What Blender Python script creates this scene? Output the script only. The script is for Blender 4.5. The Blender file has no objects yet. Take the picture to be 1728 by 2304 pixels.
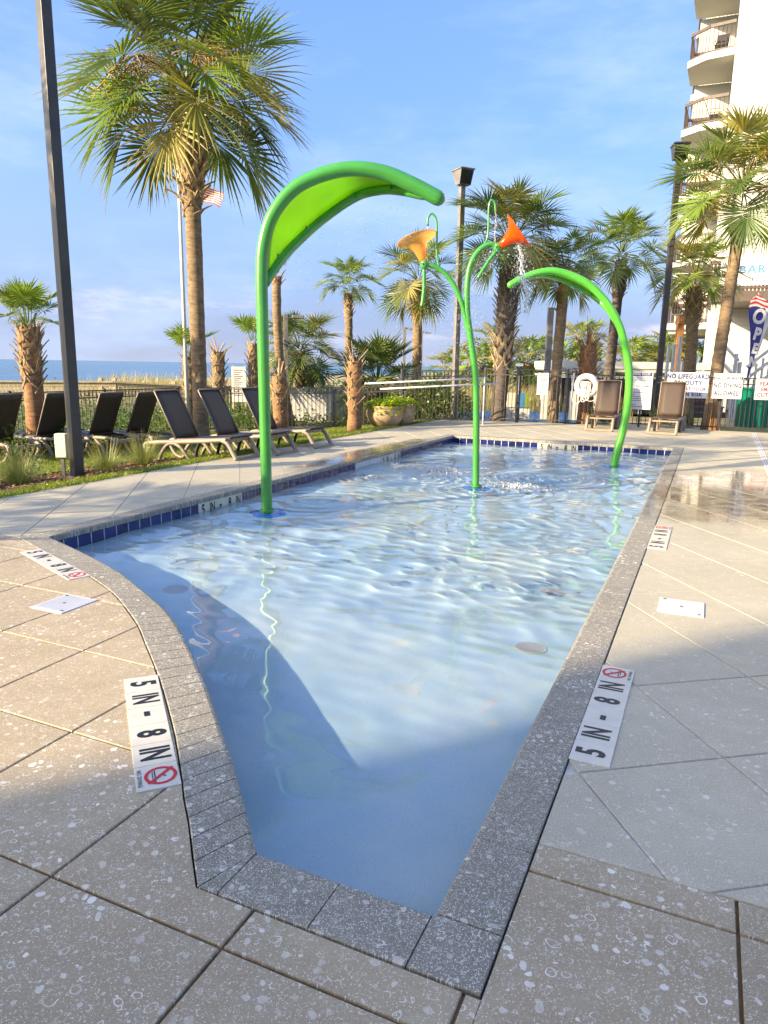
import bpy, bmesh, math, random
import numpy as np
from mathutils import Vector, Matrix
R = math.radians
scene = bpy.context.scene
col = scene.collection

# ------------------------------------------------------------------ camera, sky, sun, exposure
cam_d = bpy.data.cameras.new('camera'); cam = bpy.data.objects.new('camera', cam_d); col.objects.link(cam)
PITCH, ROLL, CH = math.atan(331/1600), R(0.95), 1.48
cam_d.sensor_fit = 'VERTICAL'; cam_d.sensor_height = 34.56; cam_d.lens = 24.0
cam_d.clip_start = 0.05; cam_d.clip_end = 6000
fw = Vector((0, math.cos(PITCH), -math.sin(PITCH))); u0 = Vector((0, math.sin(PITCH), math.cos(PITCH))); r0 = Vector((1, 0, 0))
rt = r0*math.cos(ROLL)+u0*math.sin(ROLL); up = -r0*math.sin(ROLL)+u0*math.cos(ROLL)
m3 = Matrix((rt, up, -fw)).transposed()
cam.matrix_world = Matrix.Translation((0, 0, CH)) @ m3.to_4x4()
scene.camera = cam

SUN_EL, SUN_AZ = R(19.0), R(26.0)          # light travels towards +X turned 26 degrees to +Y
sun_from = Vector((-math.cos(SUN_AZ)*math.cos(SUN_EL), -math.sin(SUN_AZ)*math.cos(SUN_EL), math.sin(SUN_EL)))
sd = bpy.data.lights.new('sun', 'SUN'); sd.energy = 3.6; sd.angle = R(0.53); sd.color = (1.0, 0.80, 0.52)
sun = bpy.data.objects.new('sun', sd); col.objects.link(sun)
sun.rotation_euler = sun_from.to_track_quat('Z', 'Y').to_euler()
sun.location = sun_from*60
try: sd.cycles.is_caustics_light = True
except Exception as e: print('no caustic light', e)

world = bpy.data.worlds.new('World'); scene.world = world; world.use_nodes = True
wn = world.node_tree; wn.nodes.clear()
out = wn.nodes.new('ShaderNodeOutputWorld'); bg = wn.nodes.new('ShaderNodeBackground'); bg.inputs[1].default_value = 0.15
sky = wn.nodes.new('ShaderNodeTexSky'); sky.sky_type = 'NISHITA'; sky.sun_disc = False
sky.sun_elevation = SUN_EL
sky.sun_rotation = math.atan2(sun_from.x, sun_from.y)
sky.air_density = 1.0; sky.dust_density = 9.0; sky.ozone_density = 3.5; sky.altitude = 0
tc = wn.nodes.new('ShaderNodeTexCoord')
def wnode(t, **kw):
    n_ = wn.nodes.new(t)
    for a_, b_ in kw.items(): setattr(n_, a_, b_)
    return n_
L_ = wn.links.new
sxyz = wnode('ShaderNodeSeparateXYZ'); L_(tc.outputs['Generated'], sxyz.inputs[0])
gr = wnode('ShaderNodeValToRGB'); L_(sxyz.outputs[2], gr.inputs[0])           # hazy blue of the whole sky by elevation, the same all round
for i_, (p_, c_) in enumerate(((0.0, (2.0, 2.25, 2.95)), (0.10, (1.05, 1.62, 2.95)), (0.28, (0.38, 0.90, 2.45)), (0.60, (0.16, 0.54, 1.95)))):
    e_ = gr.color_ramp.elements[i_] if i_ < 2 else gr.color_ramp.elements.new(p_)
    e_.position = p_; e_.color = (*[x/4 for x in c_], 1)
g4 = wnode('ShaderNodeMixRGB', blend_type='MULTIPLY'); g4.inputs[0].default_value = 1; g4.inputs[2].default_value = (4, 4, 4, 1); L_(gr.outputs[0], g4.inputs[1])
hz = wnode('ShaderNodeMixRGB'); hz.inputs[0].default_value = 0.50; L_(sky.outputs[0], hz.inputs[1]); L_(g4.outputs[0], hz.inputs[2])
def cloud(scale_xyz, sc, lo, hi, amt, loc=(0, 0, 0)):
    mp = wnode('ShaderNodeMapping'); mp.inputs['Scale'].default_value = scale_xyz; mp.inputs['Location'].default_value = loc; L_(tc.outputs['Generated'], mp.inputs[0])
    nz = wnode('ShaderNodeTexNoise'); nz.inputs['Scale'].default_value = sc; nz.inputs['Detail'].default_value = 8; nz.inputs['Roughness'].default_value = 0.6; L_(mp.outputs[0], nz.inputs[0])
    rp = wnode('ShaderNodeMapRange', interpolation_type='SMOOTHSTEP'); L_(nz.outputs[0], rp.inputs[0]); rp.inputs[1].default_value = lo; rp.inputs[2].default_value = hi; rp.inputs[4].default_value = amt
    return rp.outputs[0]
c1 = cloud((1.2, 1.2, 4.0), 2.1, 0.44, 0.74, 0.62)
c2 = cloud((1.0, 1.0, 4.5), 5.0, 0.52, 0.68, 0.55, (3.3, 1.2, 0))
band = wnode('ShaderNodeValToRGB'); L_(sxyz.outputs[2], band.inputs[0])
for i_, (p_, v_) in enumerate(((0.02, 0), (0.04, 1), (0.075, 0.9), (0.115, 0))):
    e_ = band.color_ramp.elements[i_] if i_ < 2 else band.color_ramp.elements.new(p_)
    e_.position = p_; e_.color = (v_, v_, v_, 1)
cb = wnode('ShaderNodeMath', operation='MULTIPLY'); L_(c2, cb.inputs[0]); L_(band.outputs[0], cb.inputs[1])
m1 = wnode('ShaderNodeMixRGB'); L_(c1, m1.inputs[0]); L_(hz.outputs[0], m1.inputs[1]); m1.inputs[2].default_value = (1.35, 1.7, 2.4, 1)
m2 = wnode('ShaderNodeMixRGB'); L_(cb.outputs[0], m2.inputs[0]); L_(m1.outputs[0], m2.inputs[1]); m2.inputs[2].default_value = (2.1, 2.0, 2.3, 1)
L_(m2.outputs[0], bg.inputs[0]); L_(bg.outputs[0], out.inputs[0])

scene.view_settings.view_transform = 'Standard'; scene.view_settings.look = 'None'
scene.view_settings.exposure = 1.88; scene.view_settings.gamma = 1.0; scene.view_settings.use_curve_mapping = False
scene.cycles.use_denoising = True
try: scene.cycles.denoiser = 'OPENIMAGEDENOISE'
except Exception: pass
scene.cycles.max_bounces = 8; scene.cycles.transparent_max_bounces = 12
scene.cycles.diffuse_bounces = 3; scene.cycles.glossy_bounces = 4; scene.cycles.transmission_bounces = 6
scene.cycles.caustics_refractive = True; scene.cycles.caustics_reflective = False; scene.cycles.sample_clamp_indirect = 6.0
scene.cycles.blur_glossy = 0.0

# ------------------------------------------------------------------ frame of the pool: s along the pool, t to its left
TH = R(65.8); AX = Vector((math.cos(TH), math.sin(TH), 0)); BX = Vector((-math.sin(TH), math.cos(TH), 0))
def W(s, t, z=0.0): v = AX*s+BX*t; v.z = z; return v
def ST(x, y): return (x*AX.x+y*AX.y, x*BX.x+y*BX.y)
rnd = random.Random(7)

# ------------------------------------------------------------------ helpers
def tag(o, label=None, cat=None, group=None, kind=None):
    if label: o['label'] = label
    if cat: o['category'] = cat
    if group: o['group'] = group
    if kind: o['kind'] = kind
    return o
def empty(name, loc=(0, 0, 0), rz=0.0, parent=None):
    o = bpy.data.objects.new(name, None); col.objects.link(o); o.location = loc; o.rotation_euler = (0, 0, rz); o.empty_display_size = 0.1
    if parent: o.parent = parent
    return o
def mesh_of(name, V, F, mat=None, smooth=False):
    me = bpy.data.meshes.new(name); me.from_pydata([tuple(v) for v in V], [], [tuple(f) for f in F]); me.update()
    if mat: me.materials.append(mat)
    if smooth: me.polygons.foreach_set('use_smooth', [True]*len(me.polygons))
    return me
def link(name, me, parent=None, loc=None, rot=None, scale=None):
    o = bpy.data.objects.new(name, me); col.objects.link(o)
    if parent: o.parent = parent
    if loc is not None: o.location = loc
    if rot is not None: o.rotation_euler = rot
    if scale is not None: o.scale = scale
    return o
class MB:
    def __init__(s): s.V = []; s.F = []
    def add(s, V, F):
        n = len(s.V); s.V += [Vector(v) for v in V]; s.F += [tuple(i+n for i in f) for f in F]; return s
    def box(s, x0, x1, y0, y1, z0, z1, bev=0.0):
        if bev <= 0:
            V = [(x, y, z) for z in (z0, z1) for y in (y0, y1) for x in (x0, x1)]
            return s.add(V, [(0, 2, 3, 1), (4, 5, 7, 6), (0, 1, 5, 4), (1, 3, 7, 5), (3, 2, 6, 7), (2, 0, 4, 6)])
        bm = bmesh.new(); bmesh.ops.create_cube(bm, size=1.0)
        for v in bm.verts: v.co = Vector(((x0+x1)/2+v.co.x*(x1-x0), (y0+y1)/2+v.co.y*(y1-y0), (z0+z1)/2+v.co.z*(z1-z0)))
        bmesh.ops.bevel(bm, geom=list(bm.edges), offset=bev, segments=2, profile=0.5, affect='EDGES')
        bm.verts.index_update(); s.add([v.co for v in bm.verts], [[v.index for v in f.verts] for f in bm.faces]); bm.free(); return s
    def bar(s, p, q, w, h, upv=(0, 0, 1)):
        p, q = Vector(p), Vector(q); d = (q-p).normalized(); side = d.cross(Vector(upv))
        if side.length < 1e-4: side = d.cross(Vector((1, 0, 0)))
        side.normalize(); u = side.cross(d).normalized()
        V = [c+side*a*w/2+u*b*h/2 for c in (p, q) for a, b in ((-1, -1), (1, -1), (1, 1), (-1, 1))]
        return s.add(V, [(0, 1, 2, 3), (7, 6, 5, 4), (0, 4, 5, 1), (1, 5, 6, 2), (2, 6, 7, 3), (3, 7, 4, 0)])
    def tube(s, pts, rad, n=8, caps=True, flat=1.0, upv=None):
        pts = [Vector(p) for p in pts]; m = len(pts)
        rad = list(rad) if hasattr(rad, '__len__') else [rad]*m
        prev = None; V = []
        for i, p in enumerate(pts):
            d = (pts[min(i+1, m-1)]-pts[max(i-1, 0)]).normalized()
            if prev is None:
                ref = Vector(upv) if upv else (Vector((0, 0, 1)) if abs(d.z) < 0.9 else Vector((1, 0, 0)))
                a = (ref-d*ref.dot(d)).normalized()
            else: a = (prev-d*prev.dot(d)).normalized()
            prev = a; b = d.cross(a)
            for k in range(n):
                t = 2*math.pi*k/n; V.append(p+(a*math.cos(t)*flat+b*math.sin(t))*rad[i])
        F = [(i*n+k, i*n+(k+1) % n, (i+1)*n+(k+1) % n, (i+1)*n+k) for i in range(m-1) for k in range(n)]
        if caps: F += [tuple(range(n-1, -1, -1)), tuple((m-1)*n+k for k in range(n))]
        return s.add(V, F)
    def lathe(s, prof, n=20, c=(0, 0, 0)):
        V = [(c[0]+r*math.cos(2*math.pi*k/n), c[1]+r*math.sin(2*math.pi*k/n), c[2]+z) for r, z in prof for k in range(n)]
        F = [(i*n+k, i*n+(k+1) % n, (i+1)*n+(k+1) % n, (i+1)*n+k) for i in range(len(prof)-1) for k in range(n)]
        return s.add(V, F)
    def prism(s, poly, z0, z1):
        n = len(poly); V = [(p[0], p[1], z0) for p in poly]+[(p[0], p[1], z1) for p in poly]
        return s.add(V, [tuple(range(n-1, -1, -1)), tuple(range(n, 2*n))]+[(i, (i+1) % n, n+(i+1) % n, n+i) for i in range(n)])
    def build(s, name, mat, parent=None, smooth=False, auto=None, **kw):
        me = mesh_of(name, s.V, s.F, mat, smooth or auto is not None)
        if auto is not None:
            try: me.set_sharp_from_angle(angle=R(auto))
            except Exception: pass
        return link(name, me, parent, **kw)
def spline(pts, n=6):
    pts = [Vector(p) for p in pts]; out_ = []
    P = [pts[0]*2-pts[1]]+pts+[pts[-1]*2-pts[-2]]
    for i in range(1, len(P)-2):
        for k in range(n):
            t = k/n; a, b, c, d = P[i-1], P[i], P[i+1], P[i+2]
            out_.append(0.5*((2*b)+(c-a)*t+(2*a-5*b+4*c-d)*t*t+(3*b-a-3*c+d)*t**3))
    out_.append(pts[-1]); return out_
def copy_tree(o, parent=None):
    c = o.copy(); col.objects.link(c)
    if parent is not None: c.parent = parent
    for ch in list(o.children): copy_tree(ch, c)
    return c

# ------------------------------------------------------------------ materials
class NT:
    def __init__(s, name):
        s.m = bpy.data.materials.new(name); s.m.use_nodes = True; s.t = s.m.node_tree; s.b = s.t.nodes['Principled BSDF']; s.o = s.t.nodes['Material Output']
    def n(s, typ, **kw):
        nd = s.t.nodes.new(typ)
        for k, v in kw.items(): setattr(nd, k, v)
        return nd
    def put(s, sock, v):
        if isinstance(v, bpy.types.NodeSocket): s.t.links.new(v, sock)
        elif v is not None: sock.default_value = v if not (isinstance(v, tuple) and len(v) == 3 and sock.type == 'RGBA') else (*v, 1)
    def coord(s, kind='Object'): return s.n('ShaderNodeTexCoord').outputs[kind]
    def geo(s): return s.n('ShaderNodeNewGeometry').outputs['Position']
    def mapping(s, v, scale=(1, 1, 1), rot=(0, 0, 0), loc=(0, 0, 0)):
        d = s.n('ShaderNodeMapping'); s.put(d.inputs[0], v); d.inputs['Scale'].default_value = scale; d.inputs['Rotation'].default_value = rot; d.inputs['Location'].default_value = loc; return d.outputs[0]
    def noise(s, v, scale, detail=4, rough=0.55, dist=0.0, outp=0):
        d = s.n('ShaderNodeTexNoise'); s.put(d.inputs['Vector'], v); d.inputs['Scale'].default_value = scale; d.inputs['Detail'].default_value = detail
        d.inputs['Roughness'].default_value = rough; d.inputs['Distortion'].default_value = dist; return d.outputs[outp]
    def math(s, op, a, b=None, c=None, clamp=False):
        d = s.n('ShaderNodeMath', operation=op, use_clamp=clamp)
        s.put(d.inputs[0], a)
        if b is not None: s.put(d.inputs[1], b)
        if c is not None: s.put(d.inputs[2], c)
        return d.outputs[0]
    def vmath(s, op, a, b=None, scale=None):
        d = s.n('ShaderNodeVectorMath', operation=op); s.put(d.inputs[0], a)
        if b is not None: s.put(d.inputs[1], b)
        if scale is not None: s.put(d.inputs['Scale'], scale)
        return d.outputs['Value'] if op in ('LENGTH', 'DISTANCE', 'DOT_PRODUCT') else d.outputs[0]
    def ramp(s, f, stops):
        d = s.n('ShaderNodeValToRGB'); s.put(d.inputs[0], f); cr = d.color_ramp
        while len(cr.elements) < len(stops): cr.elements.new(0.5)
        for e, (p, c) in zip(cr.elements, stops):
            e.position = p; e.color = (c, c, c, 1) if not isinstance(c, tuple) else (*c, 1)
        return d.outputs[0]
    def maprange(s, v, a, b, c=0.0, d_=1.0):
        d = s.n('ShaderNodeMapRange', interpolation_type='SMOOTHSTEP'); s.put(d.inputs[0], v)
        for i, x in zip((1, 2, 3, 4), (a, b, c, d_)): d.inputs[i].default_value = x
        return d.outputs[0]
    def mix(s, f, a, b, blend='MIX'):
        d = s.n('ShaderNodeMixRGB', blend_type=blend); s.put(d.inputs[0], f); s.put(d.inputs[1], a); s.put(d.inputs[2], b); return d.outputs[0]
    def sep(s, v): d = s.n('ShaderNodeSeparateXYZ'); s.put(d.inputs[0], v); return d.outputs
    def rand(s): return s.n('ShaderNodeObjectInfo').outputs['Random']
    def attr(s, name): return s.n('ShaderNodeAttribute', attribute_name=name).outputs['Fac']
    def bump(s, h, strength=0.3, dist=0.01):
        d = s.n('ShaderNodeBump'); s.put(d.inputs['Height'], h); d.inputs['Strength'].default_value = strength; d.inputs['Distance'].default_value = dist
        s.t.links.new(d.outputs[0], s.b.inputs['Normal']); return d.outputs[0]
    def fin(s, col_=None, rough=None, spec=None, metal=None):
        if col_ is not None: s.put(s.b.inputs['Base Color'], col_)
        if rough is not None: s.put(s.b.inputs['Roughness'], rough)
        if spec is not None: s.put(s.b.inputs['Specular IOR Level'], spec)
        if metal is not None: s.put(s.b.inputs['Metallic'], metal)
        return s.m
def vary(c, f): return tuple(min(1, x*f) for x in c)
def simple(name, c, rough=0.5, var=0.12, scale=6.0, bump=0.0, metal=0.0, spec=0.5, bscale=None):
    k = NT(name); p = k.coord(); n1 = k.noise(p, scale, 5)
    cc = k.mix(k.maprange(n1, 0.3, 0.7), vary(c, 1-var), vary(c, 1+var))
    if bump: k.bump(k.noise(p, bscale or scale*6, 4), bump, 0.01)
    return k.fin(cc, k.maprange(n1, 0.2, 0.8, rough*0.85, min(1, rough*1.15)), spec, metal)
MAT = {}

def shells(k, v, scale, size, keep, seed=0.0):
    """white shell pieces cast into the paving: filled ovals, rings and crescents"""
    v2 = k.mapping(v, loc=(seed, seed*1.7, 0))
    wob = k.n('ShaderNodeTexNoise'); k.put(wob.inputs['Vector'], v2); wob.inputs['Scale'].default_value = scale*2.2; wob.inputs['Detail'].default_value = 2
    v3 = k.vmath('ADD', v2, k.vmath('SCALE', k.vmath('SUBTRACT', wob.outputs[1], (0.5, 0.5, 0.5)), scale=0.28/scale))
    vo = k.n('ShaderNodeTexVoronoi', voronoi_dimensions='2D', feature='F1'); k.put(vo.inputs['Vector'], v3); vo.inputs['Scale'].default_value = scale
    loc = k.vmath('SCALE', k.vmath('SUBTRACT', v3, vo.outputs['Position']), scale=scale)
    wn_ = k.n('ShaderNodeTexWhiteNoise', noise_dimensions='2D'); k.put(wn_.inputs['Vector'], vo.outputs['Position'])
    c = k.sep(wn_.outputs['Color']); c2 = k.sep(vo.outputs['Color'])
    ro = k.n('ShaderNodeVectorRotate', rotation_type='Z_AXIS'); k.put(ro.inputs['Vector'], loc); k.put(ro.inputs['Angle'], k.math('MULTIPLY', c[0], 6.28))
    q = k.sep(ro.outputs[0])
    cv = k.n('ShaderNodeCombineXYZ'); k.put(cv.inputs[0], k.math('MULTIPLY', q[0], k.math('ADD', 1.0, k.math('MULTIPLY', c[1], 1.1)))); k.put(cv.inputs[1], q[1])
    d = k.vmath('LENGTH', cv.outputs[0])
    r = k.math('ADD', size*0.45, k.math('MULTIPLY', c[2], size*0.75))
    fill = k.math('LESS_THAN', d, k.math('MULTIPLY', r, 0.8))
    ring = k.math('LESS_THAN', k.math('ABSOLUTE', k.math('SUBTRACT', d, r)), size*0.13)
    cres = k.math('MULTIPLY', ring, k.math('GREATER_THAN', q[1], k.math('MULTIPLY', r, 0.1)))
    ty = c2[0]
    m = k.math('ADD', k.math('MULTIPLY', fill, k.math('LESS_THAN', ty, 0.42)), k.math('ADD', k.math('MULTIPLY', ring, k.math('MULTIPLY', k.math('GREATER_THAN', ty, 0.42), k.math('LESS_THAN', ty, 0.56))), k.math('MULTIPLY', cres, k.math('GREATER_THAN', ty, 0.56))))
    return k.math('MULTIPLY', m, k.math('LESS_THAN', c2[1], keep)), c2[2]

def paving(name, c, shellcol, s_big, s_mid, speck, stain=0.25, wet=False, rough=0.75, dark=None):
    k = NT(name); v = k.geo()
    big = k.noise(v, 1.1, 5, 0.6); med = k.noise(v, 9.0, 5, 0.65); fine = k.noise(v, 160.0, 3, 0.7)
    cc = k.mix(k.maprange(big, 0.3, 0.7), vary(c, 1-stain), vary(c, 1+stain*0.8))
    cc = k.mix(k.maprange(med, 0.25, 0.75, 0.0, 0.5), cc, dark or vary(c, 0.72))
    cc = k.mix(k.maprange(k.rand(), 0, 1, 0.0, 0.22), cc, vary(c, 0.72))
    cc = k.mix(k.maprange(fine, 0.35, 0.75, 0.0, 0.55), cc, vary(c, 1.5))
    vs = k.n('ShaderNodeTexVoronoi', voronoi_dimensions='2D'); k.put(vs.inputs['Vector'], v); vs.inputs['Scale'].default_value = 230
    vc = k.sep(vs.outputs['Color'])
    sp = k.math('MULTIPLY', k.math('LESS_THAN', vs.outputs['Distance'], k.math('MULTIPLY', vc[1], 0.42)), k.math('LESS_THAN', vc[0], speck))
    patch = k.maprange(k.noise(v, 3.4, 4, 0.65), 0.34, 0.60, 0.30, 1.0)
    m0, r0_ = shells(k, v, 58, 0.30, 0.55*s_mid/1.0, 3.1)
    m1, r1 = shells(k, v, 26, 0.36, 0.50*s_big, 11.7)
    m2, r2 = shells(k, v, 15, 0.26, 0.30*s_big, 23.3)
    sh = k.math('MAXIMUM', k.math('MAXIMUM', k.math('MULTIPLY', m0, 0.75), m1), k.math('MULTIPLY', m2, 0.95))
    sh = k.math('MULTIPLY', k.math('MULTIPLY', sh, patch), k.maprange(k.math('FRACT', k.math('MULTIPLY', k.rand(), 7.31)), 0.0, 1.0, 0.55, 1.0))
    cc = k.mix(k.math('MULTIPLY', sp, 0.75), cc, shellcol)
    cc = k.mix(k.math('MULTIPLY', sh, k.maprange(r1, 0, 1, 0.45, 0.95)), cc, shellcol)
    ro = k.maprange(med, 0.2, 0.8, rough*0.85, min(1, rough*1.1))
    hgt = k.math('ADD', k.math('MULTIPLY', fine, 0.6), k.math('MULTIPLY', sh, 0.5))
    if wet:
        # film of splashed water on the slabs right of the pool and along the left edge
        st = k.mapping(v, rot=(0, 0, -TH)); q = k.sep(st)
        e1 = k.math('ADD', k.math('POWER', k.math('DIVIDE', k.math('SUBTRACT', q[0], 9.6), 2.4), 2.0), k.math('POWER', k.math('DIVIDE', k.math('SUBTRACT', q[1], -0.9), 1.8), 2.0))
        e2 = k.math('ADD', k.math('POWER', k.math('DIVIDE', k.math('SUBTRACT', q[0], 11.2), 2.6), 2.0), k.math('POWER', k.math('DIVIDE', k.math('SUBTRACT', q[1], 5.25), 0.32), 2.0))
        e = k.math('MINIMUM', e1, e2)
        e = k.math('ADD', e, k.math('MULTIPLY', k.math('SUBTRACT', k.noise(v, 1.6, 5, 0.6), 0.5), 2.2))
        wm = k.maprange(e, 1.5, 0.35)
        cc = k.mix(wm, cc, k.mix(1.0, cc, (0.60, 0.58, 0.55), 'MULTIPLY'))
        d = k.n('ShaderNodeMixRGB'); k.put(d.inputs[0], wm); k.put(d.inputs[1], ro); k.put(d.inputs[2], k.maprange(k.noise(v, 6.0, 5, 0.65), 0.38, 0.62, 0.03, 0.30)); ro = d.outputs[0]
        hgt = k.math('MULTIPLY', hgt, k.math('SUBTRACT', 1.0, k.math('MULTIPLY', wm, 0.93)))
        k.put(k.b.inputs['Coat Weight'], k.math('MULTIPLY', k.math('POWER', wm, 1.5), k.maprange(k.noise(v, 3.3, 5, 0.7), 0.3, 0.6, 0.25, 1.0))); k.b.inputs['Coat Roughness'].default_value = 0.06; k.b.inputs['Coat IOR'].default_value = 1.45
    k.bump(hgt, 0.35, 0.004)
    return k.fin(cc, ro, 0.35)
MAT['brown'] = paving('shell_paving_brown', (0.365, 0.303, 0.198), (0.84, 0.79, 0.69), 1.15, 0.9, 0.22, dark=(0.29, 0.20, 0.115))
MAT['grey'] = paving('shell_paving_grey', (0.43, 0.388, 0.280), (0.70, 0.65, 0.54), 0.7, 0.7, 0.12, stain=0.14, wet=True, rough=0.6, dark=(0.33, 0.295, 0.21))
MAT['coping'] = paving('shell_coping', (0.228, 0.208, 0.160), (0.80, 0.76, 0.66), 1.3, 1.4, 0.55, stain=0.2, rough=0.75, wet=True, dark=(0.125, 0.115, 0.09))
MAT['joint'] = simple('joint_rust', (0.17, 0.09, 0.035), 0.9, 0.4, 14)
MAT['joint_grey'] = simple('joint_grey', (0.44, 0.42, 0.37), 0.8, 0.2, 14)
MAT['mortar'] = simple('grey_mortar', (0.16, 0.145, 0.125), 0.9, 0.2, 20)
MAT['concrete'] = simple('concrete', (0.40, 0.37, 0.31), 0.8, 0.15, 4, 0.2)

def tile_mat():
    k = NT('blue_glazed_tile'); v = k.geo(); r = k.rand(); n1 = k.noise(v, 40, 3)
    cc = k.mix(r, (0.006, 0.009, 0.055), (0.012, 0.02, 0.125)); cc = k.mix(k.maprange(n1, 0.4, 0.7, 0, 0.5), cc, (0.02, 0.03, 0.13))
    k.bump(n1, 0.08, 0.004); return k.fin(cc, 0.12, 0.6)
MAT['tile'] = tile_mat()
MAT['grout'] = simple('white_grout', (0.62, 0.62, 0.60), 0.8, 0.1, 20)
MAT['marker'] = simple('marker_tile', (0.60, 0.565, 0.47), 0.35, 0.05, 12)
MAT['ink'] = simple('black_lettering', (0.012, 0.012, 0.014), 0.45, 0.1, 30)
MAT['red'] = simple('red_print', (0.52, 0.02, 0.03), 0.45, 0.1, 30)
def plaster():
    k = NT('pool_plaster'); v = k.geo()
    a = k.noise(v, 0.9, 6, 0.6); b = k.noise(v, 3.5, 5, 0.65, 0.6); f = k.noise(v, 180, 2, 0.6)
    cc = k.mix(k.maprange(a, 0.3, 0.7), (0.43, 0.63, 0.75), (0.63, 0.76, 0.78)); cc = k.mix(k.maprange(b, 0.48, 0.72, 0, 0.55), cc, (0.52, 0.68, 0.62))
    cc = k.mix(k.maprange(f, 0.58, 0.72, 0, 0.6), cc, (0.22, 0.30, 0.42))
    k.bump(f, 0.1, 0.002); return k.fin(cc, 0.7, 0.3)
MAT['plaster'] = plaster()
def water():
    k = NT('pool_water'); b = k.b
    b.inputs['Base Color'].default_value = (0.98, 1.0, 1.0, 1); b.inputs['Roughness'].default_value = 0.0; b.inputs['IOR'].default_value = 1.333; b.inputs['Transmission Weight'].default_value = 1.0
    return k.m
MAT['water'] = water()
def foam():
    k = NT('falling_water'); b = k.b
    b.inputs['Base Color'].default_value = (0.92, 0.96, 1.0, 1); b.inputs['Roughness'].default_value = 0.08; b.inputs['IOR'].default_value = 1.2; b.inputs['Transmission Weight'].default_value = 0.6
    return k.m
MAT['stream'] = foam()
def green_paint(name, c):
    k = NT(name); v = k.coord(); n1 = k.noise(v, 3.0, 4)
    cc = k.mix(k.maprange(n1, 0.3, 0.7), vary(c, 0.9), vary(c, 1.1)); k.bump(k.noise(v, 120, 2), 0.02, 0.002)
    k.b.inputs['Coat Weight'].default_value = 0.5; k.b.inputs['Coat Roughness'].default_value = 0.12; return k.fin(cc, 0.32, 0.5)
MAT['green'] = green_paint('green_powder_coat', (0.050, 0.27, 0.036))
MAT['lime_frame'] = green_paint('light_green_powder_coat', (0.085, 0.42, 0.030))
def translucent(name, c, tr=0.5, rough=0.3, alpha=1.0):
    k = NT(name); v = k.coord(); n1 = k.noise(v, 2.0, 3); cc = k.mix(k.maprange(n1, 0.3, 0.7), vary(c, 0.93), vary(c, 1.06))
    t = k.n('ShaderNodeBsdfTranslucent'); k.put(t.inputs[0], cc); mxs = k.n('ShaderNodeMixShader'); mxs.inputs[0].default_value = tr
    k.fin(cc, rough, 0.5); k.t.links.new(k.b.outputs[0], mxs.inputs[1]); k.t.links.new(t.outputs[0], mxs.inputs[2]); last = mxs.outputs[0]
    if alpha < 1:
        tp = k.n('ShaderNodeBsdfTransparent'); k.put(tp.inputs[0], (*[0.5+0.5*x for x in c],)); m2 = k.n('ShaderNodeMixShader'); m2.inputs[0].default_value = 1-alpha
        k.t.links.new(last, m2.inputs[1]); k.t.links.new(tp.outputs[0], m2.inputs[2]); last = m2.outputs[0]
    k.t.links.new(last, k.o.inputs[0]); return k.m
MAT['lime_sheet'] = translucent('lime_sheet', (0.40, 0.70, 0.02), 0.55, 0.3)
MAT['amber'] = translucent('amber_acrylic', (0.95, 0.60, 0.17), 0.6, 0.2, 0.58)
MAT['orange'] = translucent('orange_acrylic', (0.95, 0.20, 0.015), 0.55, 0.15, 0.72)
MAT['blue_flange'] = simple('blue_flange', (0.02, 0.24, 0.85), 0.4, 0.1, 20)
MAT['steel'] = simple('stainless', (0.55, 0.55, 0.55), 0.3, 0.1, 20, metal=1.0)
MAT['pole_dark'] = simple('bronze_pole_paint', (0.040, 0.035, 0.030), 0.42, 0.25, 3)
MAT['pole_grey'] = simple('weathered_pole', (0.16, 0.15, 0.14), 0.55, 0.2, 3)
MAT['fence'] = simple('black_fence_metal', (0.030, 0.030, 0.032), 0.45, 0.2, 5)
MAT['fence_grey'] = simple('faded_fence_metal', (0.075, 0.072, 0.068), 0.5, 0.2, 5)
MAT['white'] = simple('white_paint', (0.58, 0.57, 0.53), 0.5, 0.06, 3)
MAT['bright'] = simple('white_vinyl', (0.60, 0.60, 0.60), 0.4, 0.04, 3)
MAT['stucco'] = simple('cream_stucco', (0.54, 0.525, 0.465), 0.85, 0.05, 0.6, 0.25, bscale=60)
MAT['stucco2'] = simple('grey_stucco', (0.42, 0.40, 0.34), 0.85, 0.06, 0.6, 0.25, bscale=60)
MAT['brown_rail'] = simple('brown_rail_paint', (0.085, 0.06, 0.046), 0.55, 0.15, 4)
MAT['dark_glass'] = simple('dark_window', (0.03, 0.035, 0.04), 0.08, 0.1, 2)
MAT['lens'] = simple('lamp_lens', (0.02, 0.02, 0.022), 0.15, 0.1, 4)
def wood(name, c, sc=(30, 30, 2.0)):
    k = NT(name); v = k.mapping(k.coord(), scale=sc); n1 = k.noise(v, 1.0, 6, 0.65, 0.4); r = k.rand()
    cc = k.mix(k.maprange(n1, 0.3, 0.7), vary(c, 0.6), vary(c, 1.2)); cc = k.mix(k.math('MULTIPLY', r, 0.4), cc, vary(c, 0.65)); k.bump(n1, 0.3, 0.01); return k.fin(cc, 0.8, 0.3)
MAT['wood'] = wood('weathered_boards', (0.46, 0.38, 0.24)); MAT['orange_wood'] = wood('orange_post', (0.36, 0.175, 0.06)); MAT['tread'] = wood('brown_tread', (0.20, 0.13, 0.085))
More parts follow.
